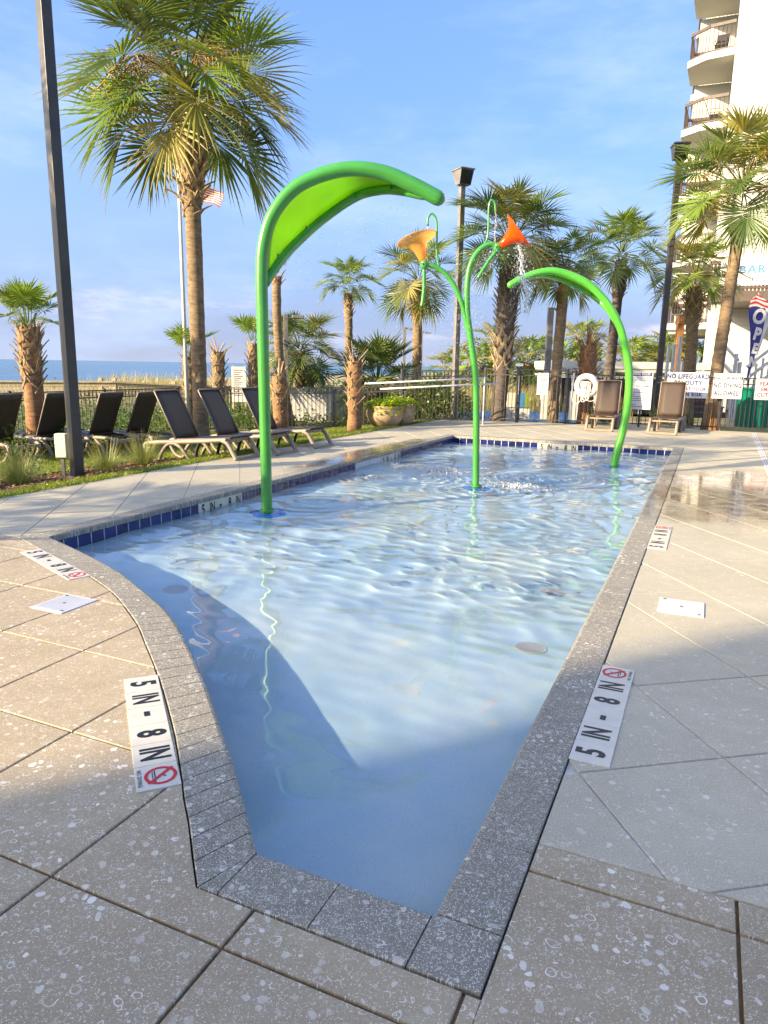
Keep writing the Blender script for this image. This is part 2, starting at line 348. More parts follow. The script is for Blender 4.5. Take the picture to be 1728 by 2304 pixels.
def wicker(name, c):
    k = NT(name); v = k.coord('Object')
    w1 = k.n('ShaderNodeTexWave', wave_type='BANDS', bands_direction='X'); k.put(w1.inputs[0], v); w1.inputs['Scale'].default_value = 16; w1.inputs['Distortion'].default_value = 0.6
    w2 = k.n('ShaderNodeTexWave', wave_type='BANDS', bands_direction='Y'); k.put(w2.inputs[0], v); w2.inputs['Scale'].default_value = 22; w2.inputs['Distortion'].default_value = 0.6
    h = k.math('MULTIPLY', w1.outputs['Fac'], w2.outputs['Fac']); n1 = k.noise(v, 5, 4)
    cc = k.mix(h, vary(c, 0.55), vary(c, 1.35)); cc = k.mix(k.maprange(n1, 0.35, 0.7, 0, 0.4), cc, vary(c, 0.7)); k.bump(h, 0.5, 0.01); return k.fin(cc, 0.42, 0.5)
MAT['wicker'] = wicker('dark_wicker', (0.062, 0.042, 0.030)); MAT['wicker_lit'] = wicker('sunlit_wicker', (0.078, 0.046, 0.029))  # second is the same wicker, with a sunlit tone put into its colour
MAT['resin'] = simple('taupe_resin', (0.25, 0.205, 0.155), 0.5, 0.12, 5); MAT['resin_dark'] = simple('dark_resin', (0.035, 0.032, 0.03), 0.45, 0.1, 5)
def leafmat(name, c1, c2, tipc=(0.36, 0.25, 0.10), tipamt=0.6, tr=0.38, rough=0.36):
    k = NT(name); v = k.geo(); r = k.rand(); t = k.attr('tip'); n1 = k.noise(v, 3.0, 3)
    cc = k.mix(r, c1, c2); cc = k.mix(k.maprange(n1, 0.35, 0.7, 0, 0.5), cc, vary(c1, 0.75))
    cc = k.mix(k.math('MULTIPLY', k.maprange(t, 0.62, 1.0), tipamt), cc, tipc)
    tn = k.n('ShaderNodeBsdfTranslucent'); k.put(tn.inputs[0], k.mix(1.0, cc, (1.5, 1.45, 0.8), 'MULTIPLY')); mxs = k.n('ShaderNodeMixShader'); mxs.inputs[0].default_value = tr
    k.fin(cc, rough, 0.45); k.t.links.new(k.b.outputs[0], mxs.inputs[1]); k.t.links.new(tn.outputs[0], mxs.inputs[2]); k.t.links.new(mxs.outputs[0], k.o.inputs[0]); return k.m
MAT['frond'] = leafmat('palm_frond', (0.100, 0.160, 0.046), (0.20, 0.245, 0.066))
MAT['frond_y'] = leafmat('yellowing_frond', (0.27, 0.27, 0.066), (0.38, 0.33, 0.10), (0.38, 0.24, 0.09), 0.8)
MAT['frond_new'] = leafmat('young_frond', (0.18, 0.28, 0.042), (0.26, 0.34, 0.06), (0.25, 0.24, 0.08), 0.3)
MAT['frond_dark'] = leafmat('dark_frond', (0.075, 0.12, 0.038), (0.13, 0.17, 0.05))
MAT['frond_dead'] = leafmat('dead_frond', (0.24, 0.17, 0.085), (0.33, 0.23, 0.12), (0.30, 0.18, 0.08), 0.5, 0.15, 0.7)
MAT['lime_leaf'] = leafmat('lime_vine_leaf', (0.30, 0.42, 0.02), (0.42, 0.52, 0.03), (0.3, 0.3, 0.03), 0.1)
MAT['shrub_leaf'] = leafmat('shrub_leaf', (0.075, 0.13, 0.025), (0.15, 0.20, 0.035), (0.2, 0.2, 0.05), 0.2)
MAT['grass'] = leafmat('lawn_grass', (0.20, 0.26, 0.030), (0.20, 0.26, 0.030), (0.30, 0.29, 0.07), 0.7)
MAT['tuft'] = leafmat('ornamental_grass', (0.22, 0.25, 0.08), (0.22, 0.25, 0.08), (0.46, 0.40, 0.18), 0.8)
MAT['oats'] = leafmat('sea_oats', (0.30, 0.27, 0.11), (0.30, 0.27, 0.11), (0.50, 0.40, 0.20), 0.9)
MAT['vine'] = leafmat('beach_vine', (0.085, 0.15, 0.022), (0.085, 0.15, 0.022), (0.2, 0.22, 0.04), 0.3)
def bark(name, c, ring=26):
    k = NT(name); v = k.coord('Object'); q = k.mapping(v, scale=(2.5, 2.5, 9)); n1 = k.noise(q, 2.2, 6, 0.7); n2 = k.noise(k.mapping(v, scale=(14, 14, 60)), 1.0, 4, 0.7)
    cc = k.mix(k.maprange(n1, 0.32, 0.68), vary(c, 0.6), vary(c, 1.25)); cc = k.mix(k.maprange(n2, 0.45, 0.75, 0, 0.6), cc, vary(c, 0.5))
    k.bump(k.math('ADD', n1, n2), 0.55, 0.03); return k.fin(cc, 0.9, 0.2)
MAT['bark'] = bark('palm_bark', (0.245, 0.175, 0.105)); MAT['bark_red'] = bark('red_palm_bark', (0.30, 0.165, 0.085)); MAT['bark_dark'] = bark('dark_palm_bark', (0.13, 0.105, 0.085))
MAT['boot'] = wood('leaf_base', (0.42, 0.31, 0.18), (20, 20, 3)); MAT['boot_dark'] = wood('old_leaf_base', (0.20, 0.165, 0.125), (20, 20, 3)); MAT['boot_red'] = wood('red_leaf_base', (0.42, 0.23, 0.11), (20, 20, 3))
MAT['stalk'] = simple('flower_stalk', (0.34, 0.24, 0.08), 0.8, 0.2, 10)
MAT['terracotta'] = simple('tan_clay', (0.44, 0.30, 0.18), 0.7, 0.12, 3, 0.15)
MAT['mulch'] = simple('bark_mulch', (0.13, 0.068, 0.035), 0.95, 0.5, 14, 0.6)
MAT['chip'] = simple('mulch_chip', (0.20, 0.10, 0.05), 0.9, 0.5, 30)
MAT['soil'] = simple('lawn_soil', (0.13, 0.15, 0.035), 0.95, 0.35, 5, 0.3)
MAT['cream_box'] = simple('cream_box', (0.72, 0.72, 0.50), 0.5, 0.05, 5)
MAT['teal'] = simple('teal_green_plastic', (0.0, 0.15, 0.085), 0.4, 0.1, 4)
MAT['navy'] = simple('navy_print', (0.012, 0.016, 0.12), 0.5, 0.08, 6); MAT['sky_print'] = simple('blue_print', (0.05, 0.20, 0.42), 0.5, 0.05, 6)
MAT['grey_print'] = simple('grey_print', (0.03, 0.033, 0.07), 0.5, 0.05, 6)
MAT['flag_red'] = simple('flag_red', (0.50, 0.03, 0.035), 0.7, 0.1, 6); MAT['flag_blue'] = simple('flag_blue', (0.035, 0.03, 0.22), 0.55, 0.15, 3); MAT['flag_white'] = simple('flag_white', (0.62, 0.61, 0.59), 0.7, 0.05, 6)
MAT['rope'] = simple('white_rope', (0.74, 0.72, 0.66), 0.8, 0.08, 30)
# ------------------------------------------------------------------ terrain, sea
def smooth01(x): x = np.clip(x, 0, 1); return x*x*(3-2*x)
LAWN_T = 6.91
def lawn_z(t): x = min(max((t-LAWN_T)/1.1, 0), 1); y = min(max((t-8.2)/1.5, 0), 1); return -0.012-0.138*x*x*(3-2*x)-0.11*y*y*(3-2*y)
SH = R(75.0); SHN = np.array([-math.sin(SH), math.cos(SH)])      # shore normal, pointing to the sea
def terrain_z(x, y):
    d = x*SHN[0]+y*SHN[1]; s = x*AX.x+y*AX.y; t = x*BX.x+y*BX.y
    out_ = np.where((t < 11.6) & (s < 20.5), -0.40, -0.30)
    dune = 0.40*np.exp(-((d-24)/7.0)**2)*(0.75+0.25*np.sin(y*0.31+1.1*np.sin(x*0.2)))+0.2*np.exp(-((d-34)/6.0)**2)*(0.7+0.3*np.sin(y*0.23+2))
    return out_+dune-5.2*smooth01((d-38)/45.0)
def grid_obj(name, xs, ys, zf, mat):
    X, Y = np.meshgrid(xs, ys); Z = zf(X, Y); nx, ny = len(xs), len(ys)
    V = np.stack([X, Y, Z], -1).reshape(-1, 3)
    i = np.arange(nx*ny).reshape(ny, nx); F = np.stack([i[:-1, :-1], i[:-1, 1:], i[1:, 1:], i[1:, :-1]], -1).reshape(-1, 4)
    return link(name, mesh_of(name, V.tolist(), F.tolist(), mat, True))
def sand():
    k = NT('dune_sand'); v = k.geo(); a = k.noise(v, 0.35, 6, 0.65); b = k.noise(v, 3.0, 5)
    cc = k.mix(k.maprange(a, 0.4, 0.62), (0.46, 0.39, 0.26), (0.16, 0.17, 0.06)); cc = k.mix(k.maprange(b, 0.4, 0.7, 0, 0.5), cc, (0.30, 0.26, 0.13)); k.bump(b, 0.5, 0.1); return k.fin(cc, 0.95, 0.2)
MAT['sand'] = sand()
xs = np.concatenate([np.linspace(-900, -90, 12), np.linspace(-85, 45, 80), np.linspace(60, 900, 12)]); ys = np.concatenate([np.linspace(-300, -30, 8), np.linspace(-25, 90, 80), np.linspace(110, 1800, 16)])
tag(grid_obj('ground', xs, ys, terrain_z, MAT['sand']), kind='structure')
def sea():
    k = NT('sea_water'); v = k.geo(); q = k.mapping(v, scale=(0.25, 0.6, 1), rot=(0, 0, -SH)); a = k.noise(q, 0.35, 8, 0.7); b = k.noise(q, 0.04, 4)
    cc = k.mix(k.maprange(b, 0.3, 0.7), (0.035, 0.105, 0.165), (0.06, 0.15, 0.21)); k.bump(a, 0.9, 0.6); return k.fin(cc, 0.22, 0.5)
MAT['sea'] = sea()
sea_o = MB(); c = Vector((SHN[0], SHN[1], 0)); al = Vector((math.cos(SH), math.sin(SH), 0))
q0 = c*58
sea_o.add([q0+al*-1500, q0+al*5500, q0+al*5500+c*5500, q0+al*-1500+c*5500], [(0, 1, 2, 3)])
for v in sea_o.V: v.z = -3.6
tag(sea_o.build('sea', MAT['sea']), kind='structure')

# ------------------------------------------------------------------ deck slabs
S0, S1, TR, TL = 1.612, 14.75, 0.552, 5.0           # inner lines of the coping
CW = 0.19
inn = [(4.19, 5.0), (4.044, 4.596), (3.881, 4.172), (3.69, 3.726), (3.529, 3.431), (3.375, 3.16), (3.225, 2.905), (3.096, 2.723), (2.95, 2.543), (2.785, 2.347), (2.633, 2.176), (2.496, 2.022),
       (2.384, 1.903), (2.268, 1.784), (2.16, 1.672), (2.046, 1.553), (1.935, 1.443), (1.827, 1.337), (1.72, 1.235), (1.611, 1.131)]
outc = [(4.08, 5.26), (3.853, 4.70), (3.551, 3.918), (3.333, 3.454), (3.163, 3.176), (2.942, 2.857), (2.775, 2.654), (2.569, 2.404), (2.447, 2.26), (2.32, 2.115), (2.18, 1.962), (2.065, 1.839), (1.939, 1.713), (1.82, 1.596), (1.738, 1.52), (1.633, 1.411), (1.52, 1.305), (1.412, 1.201)]
def resample(P, n):
    P = [Vector((a, b, 0)) for a, b in P]; P = spline(P, 8); L = [0]
    for i in range(1, len(P)): L.append(L[-1]+(P[i]-P[i-1]).length)
    res = []; j = 0
    for k in range(n+1):
        d = L[-1]*k/n
        while j < len(L)-2 and L[j+1] < d: j += 1
        f = (d-L[j])/max(1e-9, L[j+1]-L[j]); res.append(P[j].lerp(P[j+1], f))
    return [(p.x, p.y) for p in res]
def clip_half(poly, nx, ny, c):            # keep nx*x+ny*y <= c
    res = []
    for i in range(len(poly)):
        a, b = poly[i], poly[(i+1) % len(poly)]; da = nx*a[0]+ny*a[1]-c; db = nx*b[0]+ny*b[1]-c
        if da <= 0: res.append(a)
        if (da < 0 < db) or (db < 0 < da):
            f = da/(da-db); res.append((a[0]+(b[0]-a[0])*f, a[1]+(b[1]-a[1])*f))
    return res
def area(p): return 0.5*abs(sum(p[i][0]*p[(i+1) % len(p)][1]-p[(i+1) % len(p)][0]*p[i][1] for i in range(len(p))))
def clean(p):
    r = []
    for q in p:
        if not r or (q[0]-r[-1][0])**2+(q[1]-r[-1][1])**2 > 1e-6: r.append(q)
    if len(r) > 1 and (r[0][0]-r[-1][0])**2+(r[0][1]-r[-1][1])**2 < 1e-6: r.pop()
    return r
G_ = 0.006
oc = outc
zone_left_brown = [(-3.0, 0.362-G_), (1.412-G_, 0.362-G_)] + [(a-0.004, b+0.004) for a, b in reversed(oc)] + [(4.07, 5.28), (4.07, 12.0), (-3.0, 12.0)]
zone_right_brown = [(-3.0, -8.0), (2.03, -8.0), (2.03, 0.362-G_), (-3.0, 0.362-G_)]
zone_right_grey = [(2.036, -14.0), (19.8, -14.0), (19.8, 0.362-G_), (2.036, 0.362-G_)]
zone_left_grey = [(4.076, 5.19+G_+.005), (14.95, 5.19+G_), (14.95, LAWN_T), (4.076, LAWN_T)]
zone_far = [(14.95+G_, 0.362-G_), (19.8, 0.362-G_), (19.8, 5.7), (19.0, LAWN_T), (14.95+G_, LAWN_T)]
def cells_st(zone):
    for i in range(-8, 6):
        for j in range(-16, 20):
            s_, t_ = 1.268+.63*i, 1.009+.61*j
            yield (s_, s_+.63, 1, 0), (t_, t_+.61, 0, 1)
PHI = R(11.5)
def cells_uv(zone):
    cu, su = math.cos(PHI), math.sin(PHI)
    U = (AX.x*cu+AX.y*su, BX.x*cu+BX.y*su); Vv = (-AX.x*su+AX.y*cu, -BX.x*su+BX.y*cu)
    us = [U[0]*a+U[1]*b for a, b in zone]; vs = [Vv[0]*a+Vv[1]*b for a, b in zone]
    for i in range(int((min(us)-1.207)/.613)-1, int((max(us)-1.207)/.613)+2):
        for j in range(int((min(vs)-2.211)/.645)-1, int((max(vs)-2.211)/.645)+2):
            u_, v_ = 1.207+.613*i, 2.211+.645*j
            yield (u_, u_+.613, *U), (v_, v_+.645, *Vv)
lids = [(2.86, 3.15, 3.38, 3.64), (4.56, 4.86, -0.10, 0.17)]
marks_deck = {}
def slab_mesh(poly, z0=-0.05, z1=0.0):
    n = len(poly); c = 0.0035
    cx = sum(p[0] for p in poly)/n; cy = sum(p[1] for p in poly)/n
    V = [W(a, b, z0) for a, b in poly]+[W(a, b, z1-c) for a, b in poly]
    for a, b in poly:
        d = math.hypot(a-cx, b-cy) or 1; V.append(W(a-(a-cx)/d*c, b-(b-cy)/d*c, z1))
    F = [tuple(range(2*n, 3*n))]
    for r in range(2): F += [(r*n+i, r*n+(i+1) % n, (r+1)*n+(i+1) % n, (r+1)*n+i) for i in range(n)]
    return V, F
def ccw(p):
    return p if sum(p[i][0]*p[(i+1) % len(p)][1]-p[(i+1) % len(p)][0]*p[i][1] for i in range(len(p))) > 0 else p[::-1]
def pave(parent, zone, cells, mat, half, keepfn, far_mb):
    for (a0, a1, ax, ay), (b0, b1, bx, by) in cells(zone):
        p = list(zone)
        for c, nx, ny in ((a1-half, ax, ay), (-(a0+half), -ax, -ay), (b1-half, bx, by), (-(b0+half), -bx, -by)):
            p = clip_half(p, nx, ny, c)
            if len(p) < 3: break
        p = clean(p) if len(p) > 2 else p
        if len(p) < 3 or area(p) < 0.002: continue
        p = ccw(p); cs = sum(q[0] for q in p)/len(p); ct = sum(q[1] for q in p)/len(p)
        V, F = slab_mesh(p)
        if keepfn(cs, ct): link('slab', mesh_of('slab', V, F, mat), parent)
        else: far_mb.add(V, F)
def in_view(s, t):
    p = W(s, t, 0); v = p-Vector((0, 0, CH)); d = v.dot(fw)
    return d > 0.2 and abs(v.dot(rt)/d) < 0.60 and abs(v.dot(up)/d) < 0.80
near_deck = empty('shell_paving'); tag(near_deck, kind='structure'); grey_deck = empty('pool_deck'); tag(grey_deck, kind='structure')
fb, fg = MB(), MB()
kb = lambda s, t: in_view(s, t)
kg = lambda s, t: in_view(s, t) and s < 10.5
pave(near_deck, zone_left_brown, cells_st, MAT['brown'], 0.005, kb, fb)
pave(near_deck, zone_right_brown, cells_st, MAT['brown'], 0.005, kb, fb)
pave(grey_deck, zone_right_grey, cells_uv, MAT['grey'], 0.004, kg, fg)
pave(grey_deck, zone_left_grey, cells_uv, MAT['grey'], 0.004, kg, fg)
pave(grey_deck, zone_far, cells_uv, MAT['grey'], 0.004, kg, fg)
if fb.V: tag(fb.build('far_slabs', MAT['brown'], near_deck), kind='stuff')
tag(fg.build('far_slabs', MAT['grey'], grey_deck), kind='stuff')
m = MB(); m.prism([W(a, b)[:2] for a, b in zone_left_brown], -0.06, -0.011); m.prism([W(a, b)[:2] for a, b in zone_right_brown], -0.061, -0.0115); m.build('joint_bed', MAT['joint'], near_deck)
m = MB()
for z_ in (zone_right_grey, zone_left_grey, zone_far): m.prism([W(a, b)[:2] for a, b in z_], -0.06, -0.006)
m.build('joint_bed', MAT['joint_grey'], grey_deck)
# white trench drain that runs across the right-hand deck
dr = empty('trench_drain'); tag(dr, 'long white slotted drain strip crossing the right-hand deck', 'drain')
m = MB(); p, q = W(19.6, -1.06, 0.002), W(8.0, -0.86, 0.002)
dd = (q-p).normalized(); sd_ = Vector((-dd.y, dd.x, 0))
for o_ in (-0.035, 0.0, 0.035): m.bar(p+sd_*o_, q+sd_*o_, 0.02, 0.008)
m.build('grate', MAT['bright'], dr); m = MB(); m.bar(p+Vector((0, 0, -.003)), q+Vector((0, 0, -.003)), 0.10, 0.006); m.build('channel', MAT['joint_grey'], dr)

# ------------------------------------------------------------------ coping
coping = empty('pool_coping'); tag(coping, kind='structure')
def cope(i0, i1, o1, o0, gap=0.002, zt=0.004, th=0.055):
    i0, i1, o1, o0 = [Vector((*p, 0)) for p in (i0, i1, o1, o0)]
    e = (i1-i0); L = e.length; e = e/L; g = gap
    i0, i1 = i0+e*g, i1-e*g; f = (o1-o0).normalized(); o0, o1 = o0+f*g, o1-f*g
    V = []
    for a, b in ((i0, o0), (i1, o1)):
        d = (b-a); w = d.length; d /= w
        for x, z in ((w, zt-th), (w, zt-.004), (w-.004, zt), (.022, zt), (.010, zt-.003), (.003, zt-.010), (0, zt-.022), (0, zt-th)):
            p = a+d*x; V.append(W(p.x, p.y, z))
    n = 8; F = [(k, k+1, n+k+1, n+k) for k in range(n-1)]+[tuple(range(n-1, -1, -1)), tuple(range(n, 2*n)), (n-1, 0, n, 2*n-1)]
    me = mesh_of('coping_stone', V, F, MAT['coping'])
    link('coping_stone', me, coping)
RO, LO, FO, NO = 0.362, 5.19, 14.94, 1.416
ss = [S0-0.0]+[1.973+.405*i for i in range(32)]; ss = [x for x in ss if x < S1-0.1]+[S1]
for a, b in zip(ss[:-1], ss[1:]): cope((b, TR), (a, TR), (a, RO), (b, RO))
V, F = slab_mesh(ccw([(NO, RO), (S0-.002, RO), (S0-.002, TR-.002), (S0-.02, TR+.002), (NO, TR+.002)]), -0.05, 0.004); link('coping_stone', mesh_of('coping_stone', V, F, MAT['coping']), coping)
for a, b in ((TR+.004, .84), (.84, 1.131)): cope((S0, a), (S0, b), (NO, b+(.005 if b > 1 else 0)), (NO, a))
V, F = slab_mesh(ccw([(NO, 1.14), (S0-.002, 1.134), (S0+.06, 1.19), (1.47, 1.256), (1.415, 1.198)]), -0.05, 0.004)
ic, ocv = resample(inn, 44), resample(outc, 44)
for k_ in range(44): cope(ic[k_], ic[k_+1], ocv[k_+1], ocv[k_], gap=0.0025)
V, F = slab_mesh(ccw([(NO, 1.138), (S0-.002, 1.134), (1.414, 1.198)]), -0.05, 0.004); link('coping_stone', mesh_of('coping_stone', V, F, MAT['coping']), coping)
ll = [4.23+.405*i for i in range(26)]; ll = [x for x in ll if x < S1-.15]+[S1]
for a, b in zip(ll[:-1], ll[1:]): cope((a, TL), (b, TL), (b, LO), (a, LO))
V, F = slab_mesh(ccw([(4.19, TL+.004), (4.228, TL+.004), (4.228, LO), (4.09, LO+.04), (4.085, 5.25)]), -0.05, 0.004); link('coping_stone', mesh_of('coping_stone', V, F, MAT['coping']), coping)
tt = [TR+.405*i for i in range(11)]+[TL]
for a, b in zip(tt[:-1], tt[1:]): cope((S1, a), (S1, b), (FO, b), (FO, a))
for t0, t1 in ((RO, TR-.002), (TL+.002, LO)):
    V, F = slab_mesh(ccw([(S1+.002, t0), (FO, t0), (FO, t1), (S1+.002, t1)]), -0.05, 0.004); link('coping_stone', mesh_of('coping_stone', V, F, MAT['coping']), coping)

m = MB()
def bedq(a, b, c, d): n0 = [W(*p, -.0035) for p in (a, b, c, d)]; m.add(n0, [(0, 1, 2, 3)])
e_ = .02
bedq((NO+.004, RO+.002), (FO-.004, RO+.002), (FO-.004, TR-e_), (NO+.004, TR-e_)); bedq((S1+e_, TR-e_), (FO-.004, TR-e_), (FO-.004, LO-.002), (S1+e_, LO-.002)); bedq((4.2, TL+e_), (S1+e_, TL+e_), (S1+e_, LO-.002), (4.2, LO-.002)); bedq((NO+.004, TR-e_), (S0-e_, TR-e_), (S0-e_, 1.14), (NO+.004, 1.14))
for k_ in range(44):
    i0, i1, o0, o1 = [Vector((*p, 0)) for p in (ic[k_], ic[k_+1], ocv[k_], ocv[k_+1])]
    bedq(i0.lerp(o0, .12)[:2], i1.lerp(o1, .12)[:2], i1.lerp(o1, .98)[:2], i0.lerp(o0, .98)[:2])
m.build('mortar_bed', MAT['mortar'], coping)
# ------------------------------------------------------------------ basin, tile band
WZ, FZ = -0.14, -0.29
SB = 0.012                                              # wall set back under the coping nose
outline = [(S0-SB, TR-SB), (S1+SB, TR-SB), (S1+SB, TL+SB), (4.19-.003, TL+SB)]+[(a-.008, b+.008) for a, b in resample(inn, 40)[1:-1]]+[(S0-SB, 1.131+.006)]
basin = empty('pool_basin'); tag(basin, kind='structure')
m = MB(); V = [W(a, b, FZ) for a, b in outline]; m.add(V, [tuple(range(len(V)))]); m.build('basin_floor', MAT['plaster'], basin)
m = MB(); n = len(outline); V = [W(a, b, FZ-.02) for a, b in outline]+[W(a, b, -0.049) for a, b in outline]
m.add(V, [((i+1) % n, i, n+i, n+(i+1) % n) for i in range(n)]); m.build('basin_wall', MAT['plaster'], basin)
def tile_run(p, q, nrm, skips=()):
    p, q = Vector((*p, 0)), Vector((*q, 0)); L = (q-p).length; e = (q-p)/L; nn = max(1, round(L/.153)); st = L/nn
    me = None; A = W(e.x, e.y); B = W(nrm[0], nrm[1])
    mb = MB(); h0, h1 = -0.205, -0.053; w = st-.008; b_ = .004
    for dx, dz, dd_ in ((0, 0, 0), (b_, b_, .005)):
        mb.V += [Vector(A*(.004+dx)+B*dd_)+Vector((0, 0, h0+dz)), Vector(A*(.004+w-dx)+B*dd_)+Vector((0, 0, h0+dz)), Vector(A*(.004+w-dx)+B*dd_)+Vector((0, 0, h1-dz)), Vector(A*(.004+dx)+B*dd_)+Vector((0, 0, h1-dz))]
    mb.F = [(4, 5, 6, 7), (0, 1, 5, 4), (1, 2, 6, 5), (2, 3, 7, 6), (3, 0, 4, 7)]
    me = mesh_of('tile', mb.V, mb.F, MAT['tile'])
    for k_ in range(nn):
        x = st*(k_+.5)
        if any(a < x < b for a, b in skips): continue
        pp = p+e*st*k_; o = link('tile', me, basin, loc=W(pp.x, pp.y)+B*.001)
    g = MB(); g.add([W(p.x, p.y, -.21)+B*.002, W(q.x, q.y, -.21)+B*.002, W(q.x, q.y, -.0495)+B*.002, W(p.x, p.y, -.0495)+B*.002], [(0, 1, 2, 3)]); g.build('grout', MAT['grout'], basin)
tile_run((S1+SB, TL+SB), (4.19, TL+SB), (0, -1), skips=((S1-12.0+1.0, S1-11.1+1.05),))
tile_run((S1+SB, TR-SB), (S1+SB, TL+SB), (-1, 0))
tile_run((S0, TR-SB), (S1+SB, TR-SB), (0, 1))

# ------------------------------------------------------------------ depth markers
_tc = {}
def text_mesh(body, mat, size, bold=0.0, align='CENTER'):
    key = (body, mat.name, size, bold, align)
    if key not in _tc:
        cu = bpy.data.curves.new('lettering', 'FONT'); cu.body = body; cu.size = size; cu.align_x = align; cu.align_y = 'CENTER'; cu.offset = bold; cu.resolution_u = 3; cu.space_character = 1.14 if len(body) > 2 else 1.0
        o = bpy.data.objects.new('lettering', cu); col.objects.link(o); bpy.context.view_layer.update()
        me = bpy.data.meshes.new_from_object(o.evaluated_get(bpy.context.evaluated_depsgraph_get())); me.name = 'lettering'
        me.materials.clear(); me.materials.append(mat); bpy.data.objects.remove(o); bpy.data.curves.remove(cu); _tc[key] = me
    return _tc[key]
def text(name, body, mat, parent, M, size, sx=1.0, align='CENTER', bold=0.0):
    o = link(name, text_mesh(body, mat, size, bold, align), parent); o.matrix_local = M @ Matrix.Diagonal((sx, 1, 1, 1)); return o
def frame(o, x, y, n):     # matrix with local X=x, Y=y, Z=n
    x, y, n = Vector(x).normalized(), Vector(y).normalized(), Vector(n).normalized()
    mm = Matrix((x, y, n)).transposed().to_4x4(); mm.translation = Vector(o); return mm
def depth_marker(label, o, ex, ey, nrm, nodive=True, tile=.153):
    """row of cream tiles: o is the reading start, ex the reading direction, ey the text's up"""
    root = empty('depth_marker'); root.matrix_world = frame(o, ex, ey, nrm); tag(root, label, 'depth marker', 'depth markers around the pool')
    cells = ['5', 'IN', '-', '8', 'IN']+([''] if nodive else [])
    for i, c in enumerate(cells):
        w = tile*1.06; mb = MB(); mb.box(i*w+.001, (i+1)*w-.001, -tile/2, tile/2, -.004, .0035, .0012); t_ = mb.build('tile', MAT['marker'], root)
        M = Matrix.Translation((i*w+w/2, 0, .0042))
        if c == '-': b = MB(); b.add([(i*w+w*.28, -.012, .0043), (i*w+w*.55, -.012, .0043), (i*w+w*.55, .012, .0043), (i*w+w*.28, .012, .0043)], [(0, 1, 2, 3)]); b.build('dash', MAT['ink'], root)
        elif c: text('lettering', c, MAT['ink'], root, M, .150, .76 if len(c) == 1 else .64, bold=.0055)
        else:
            x0 = i*w+w/2; ring = MB(); n = 32; r1, r2 = .058, .045
            ring.V = [Vector((x0+r*math.cos(2*math.pi*k/n), .012+r*math.sin(2*math.pi*k/n), .0046)) for r in (r1, r2) for k in range(n)]; ring.F = [(k, (k+1) % n, n+(k+1) % n, n+k) for k in range(n)]
            d = Vector((.7, -.7, 0)); sdv = Vector((.7, .7, 0)); c0 = Vector((x0, .012, .0048))
            ring.add([c0+d*.064+sdv*.007, c0-d*.064+sdv*.007, c0-d*.064-sdv*.007, c0+d*.064-sdv*.007], [(0, 1, 2, 3)]); ring.build('no_diving_ring', MAT['red'], root)
            g = MB()
            def ln(a, b, w_): 
                a, b = Vector((x0+a[0], .012+a[1], .0044)), Vector((x0+b[0], .012+b[1], .0044)); e = (b-a).normalized(); s_ = Vector((-e.y, e.x, 0))*w_/2; g.add([a+s_, b+s_, b-s_, a-s_], [(3, 2, 1, 0)])
            ln((-.026, .024), (.004, -.004), .010); ln((.004, -.004), (.026, -.022), .007); ln((-.026, .024), (-.034, .030), .012); ln((-.005, .004), (.010, .018), .006); ln((-.038, -.020), (.038, -.020), .004); ln((-.03, -.028), (.03, -.028), .003)
            g.build('diver_figure', MAT['ink'], root)
            text('lettering', 'NO DIVING', MAT['ink'], root, Matrix.Translation((x0, -.062, .0042)), .022, .9, bold=.0004)
    return root
zt = 0.0015
def seg(p0, p1): a, b = W(*p0), W(*p1); return a, (b-a)
# left near: reads towards the camera, text up to the right (towards the pool)
a0 = W(2.41, 2.34, zt); e_ = (W(1.775, 1.67)-W(2.41, 2.34)).normalized(); upv = Vector((-e_.y, e_.x, 0))
depth_marker('depth marker on the brown paving by the curved coping, nearest on the left', a0, e_, upv, (0, 0, 1))
a0 = W(3.80, 4.755, zt); e_ = (W(3.47, 3.91)-W(3.80, 4.755)).normalized(); upv = Vector((-e_.y, e_.x, 0))
depth_marker('depth marker on the brown paving beside the far left corner of the pool', a0, e_, upv, (0, 0, 1))
a0 = W(2.58, .284, zt); e_ = AX; upv = BX
depth_marker('depth marker on the grey deck along the right edge, nearest the camera', a0, e_, upv, (0, 0, 1))
a0 = W(6.23, .284, zt); depth_marker('depth marker on the grey deck along the right edge, beside the wet patch', a0, AX, BX, (0, 0, 1))
def wall_marker(label, o, e): depth_marker(label, o, e, (0, 0, 1), e.cross(Vector((0, 0, 1))), nodive=False)
m_z = -.128
wall_marker('depth marker on the blue tile band of the left wall, beside the green leaf post', W(6.15, TL+SB-.008, m_z), AX)
wall_marker('depth marker on the blue tile band of the left wall, far half', W(11.0, TL+SB-.008, m_z), AX)
wall_marker('depth marker in the middle of the far wall tile band', W(S1+SB-.008, 3.15, m_z), -BX)
# lids
def lid(label, s0, s1, t0, t1, ridges, rh=.0085):
    root = empty('skimmer_lid', W((s0+s1)/2, (t0+t1)/2, 0)); tag(root, label, 'lid', 'skimmer lids in the deck')
    me = MB(); hw, hh = (s1-s0)/2, (t1-t0)/2
    me.box(-hw, hw, -hh, hh, -.01, .006, .003); o = me.build('plate', MAT['bright'], root, rot=(0, 0, TH))
    g = MB()
    for i in range(ridges):
        x = -hh+.02+(2*hh-.04)*i/(ridges-1); g.box(-hw+.02, hw-.02, x-.0035, x+.0035, .0055, rh)
    tag(g.build('ridges', MAT['bright'], root, rot=(0, 0, TH)), kind='stuff')
    for x, y in ((0, 0), (-hw+.03, -hh+.03), (hw-.03, hh-.03)):
        g = MB(); g.lathe([(.010, .006), (.010, .0095), (.004, .0098), (0, .0098)], 10, (x, y, 0)); g.build('screw', MAT['pole_grey'], root, rot=(0, 0, TH))
    return root
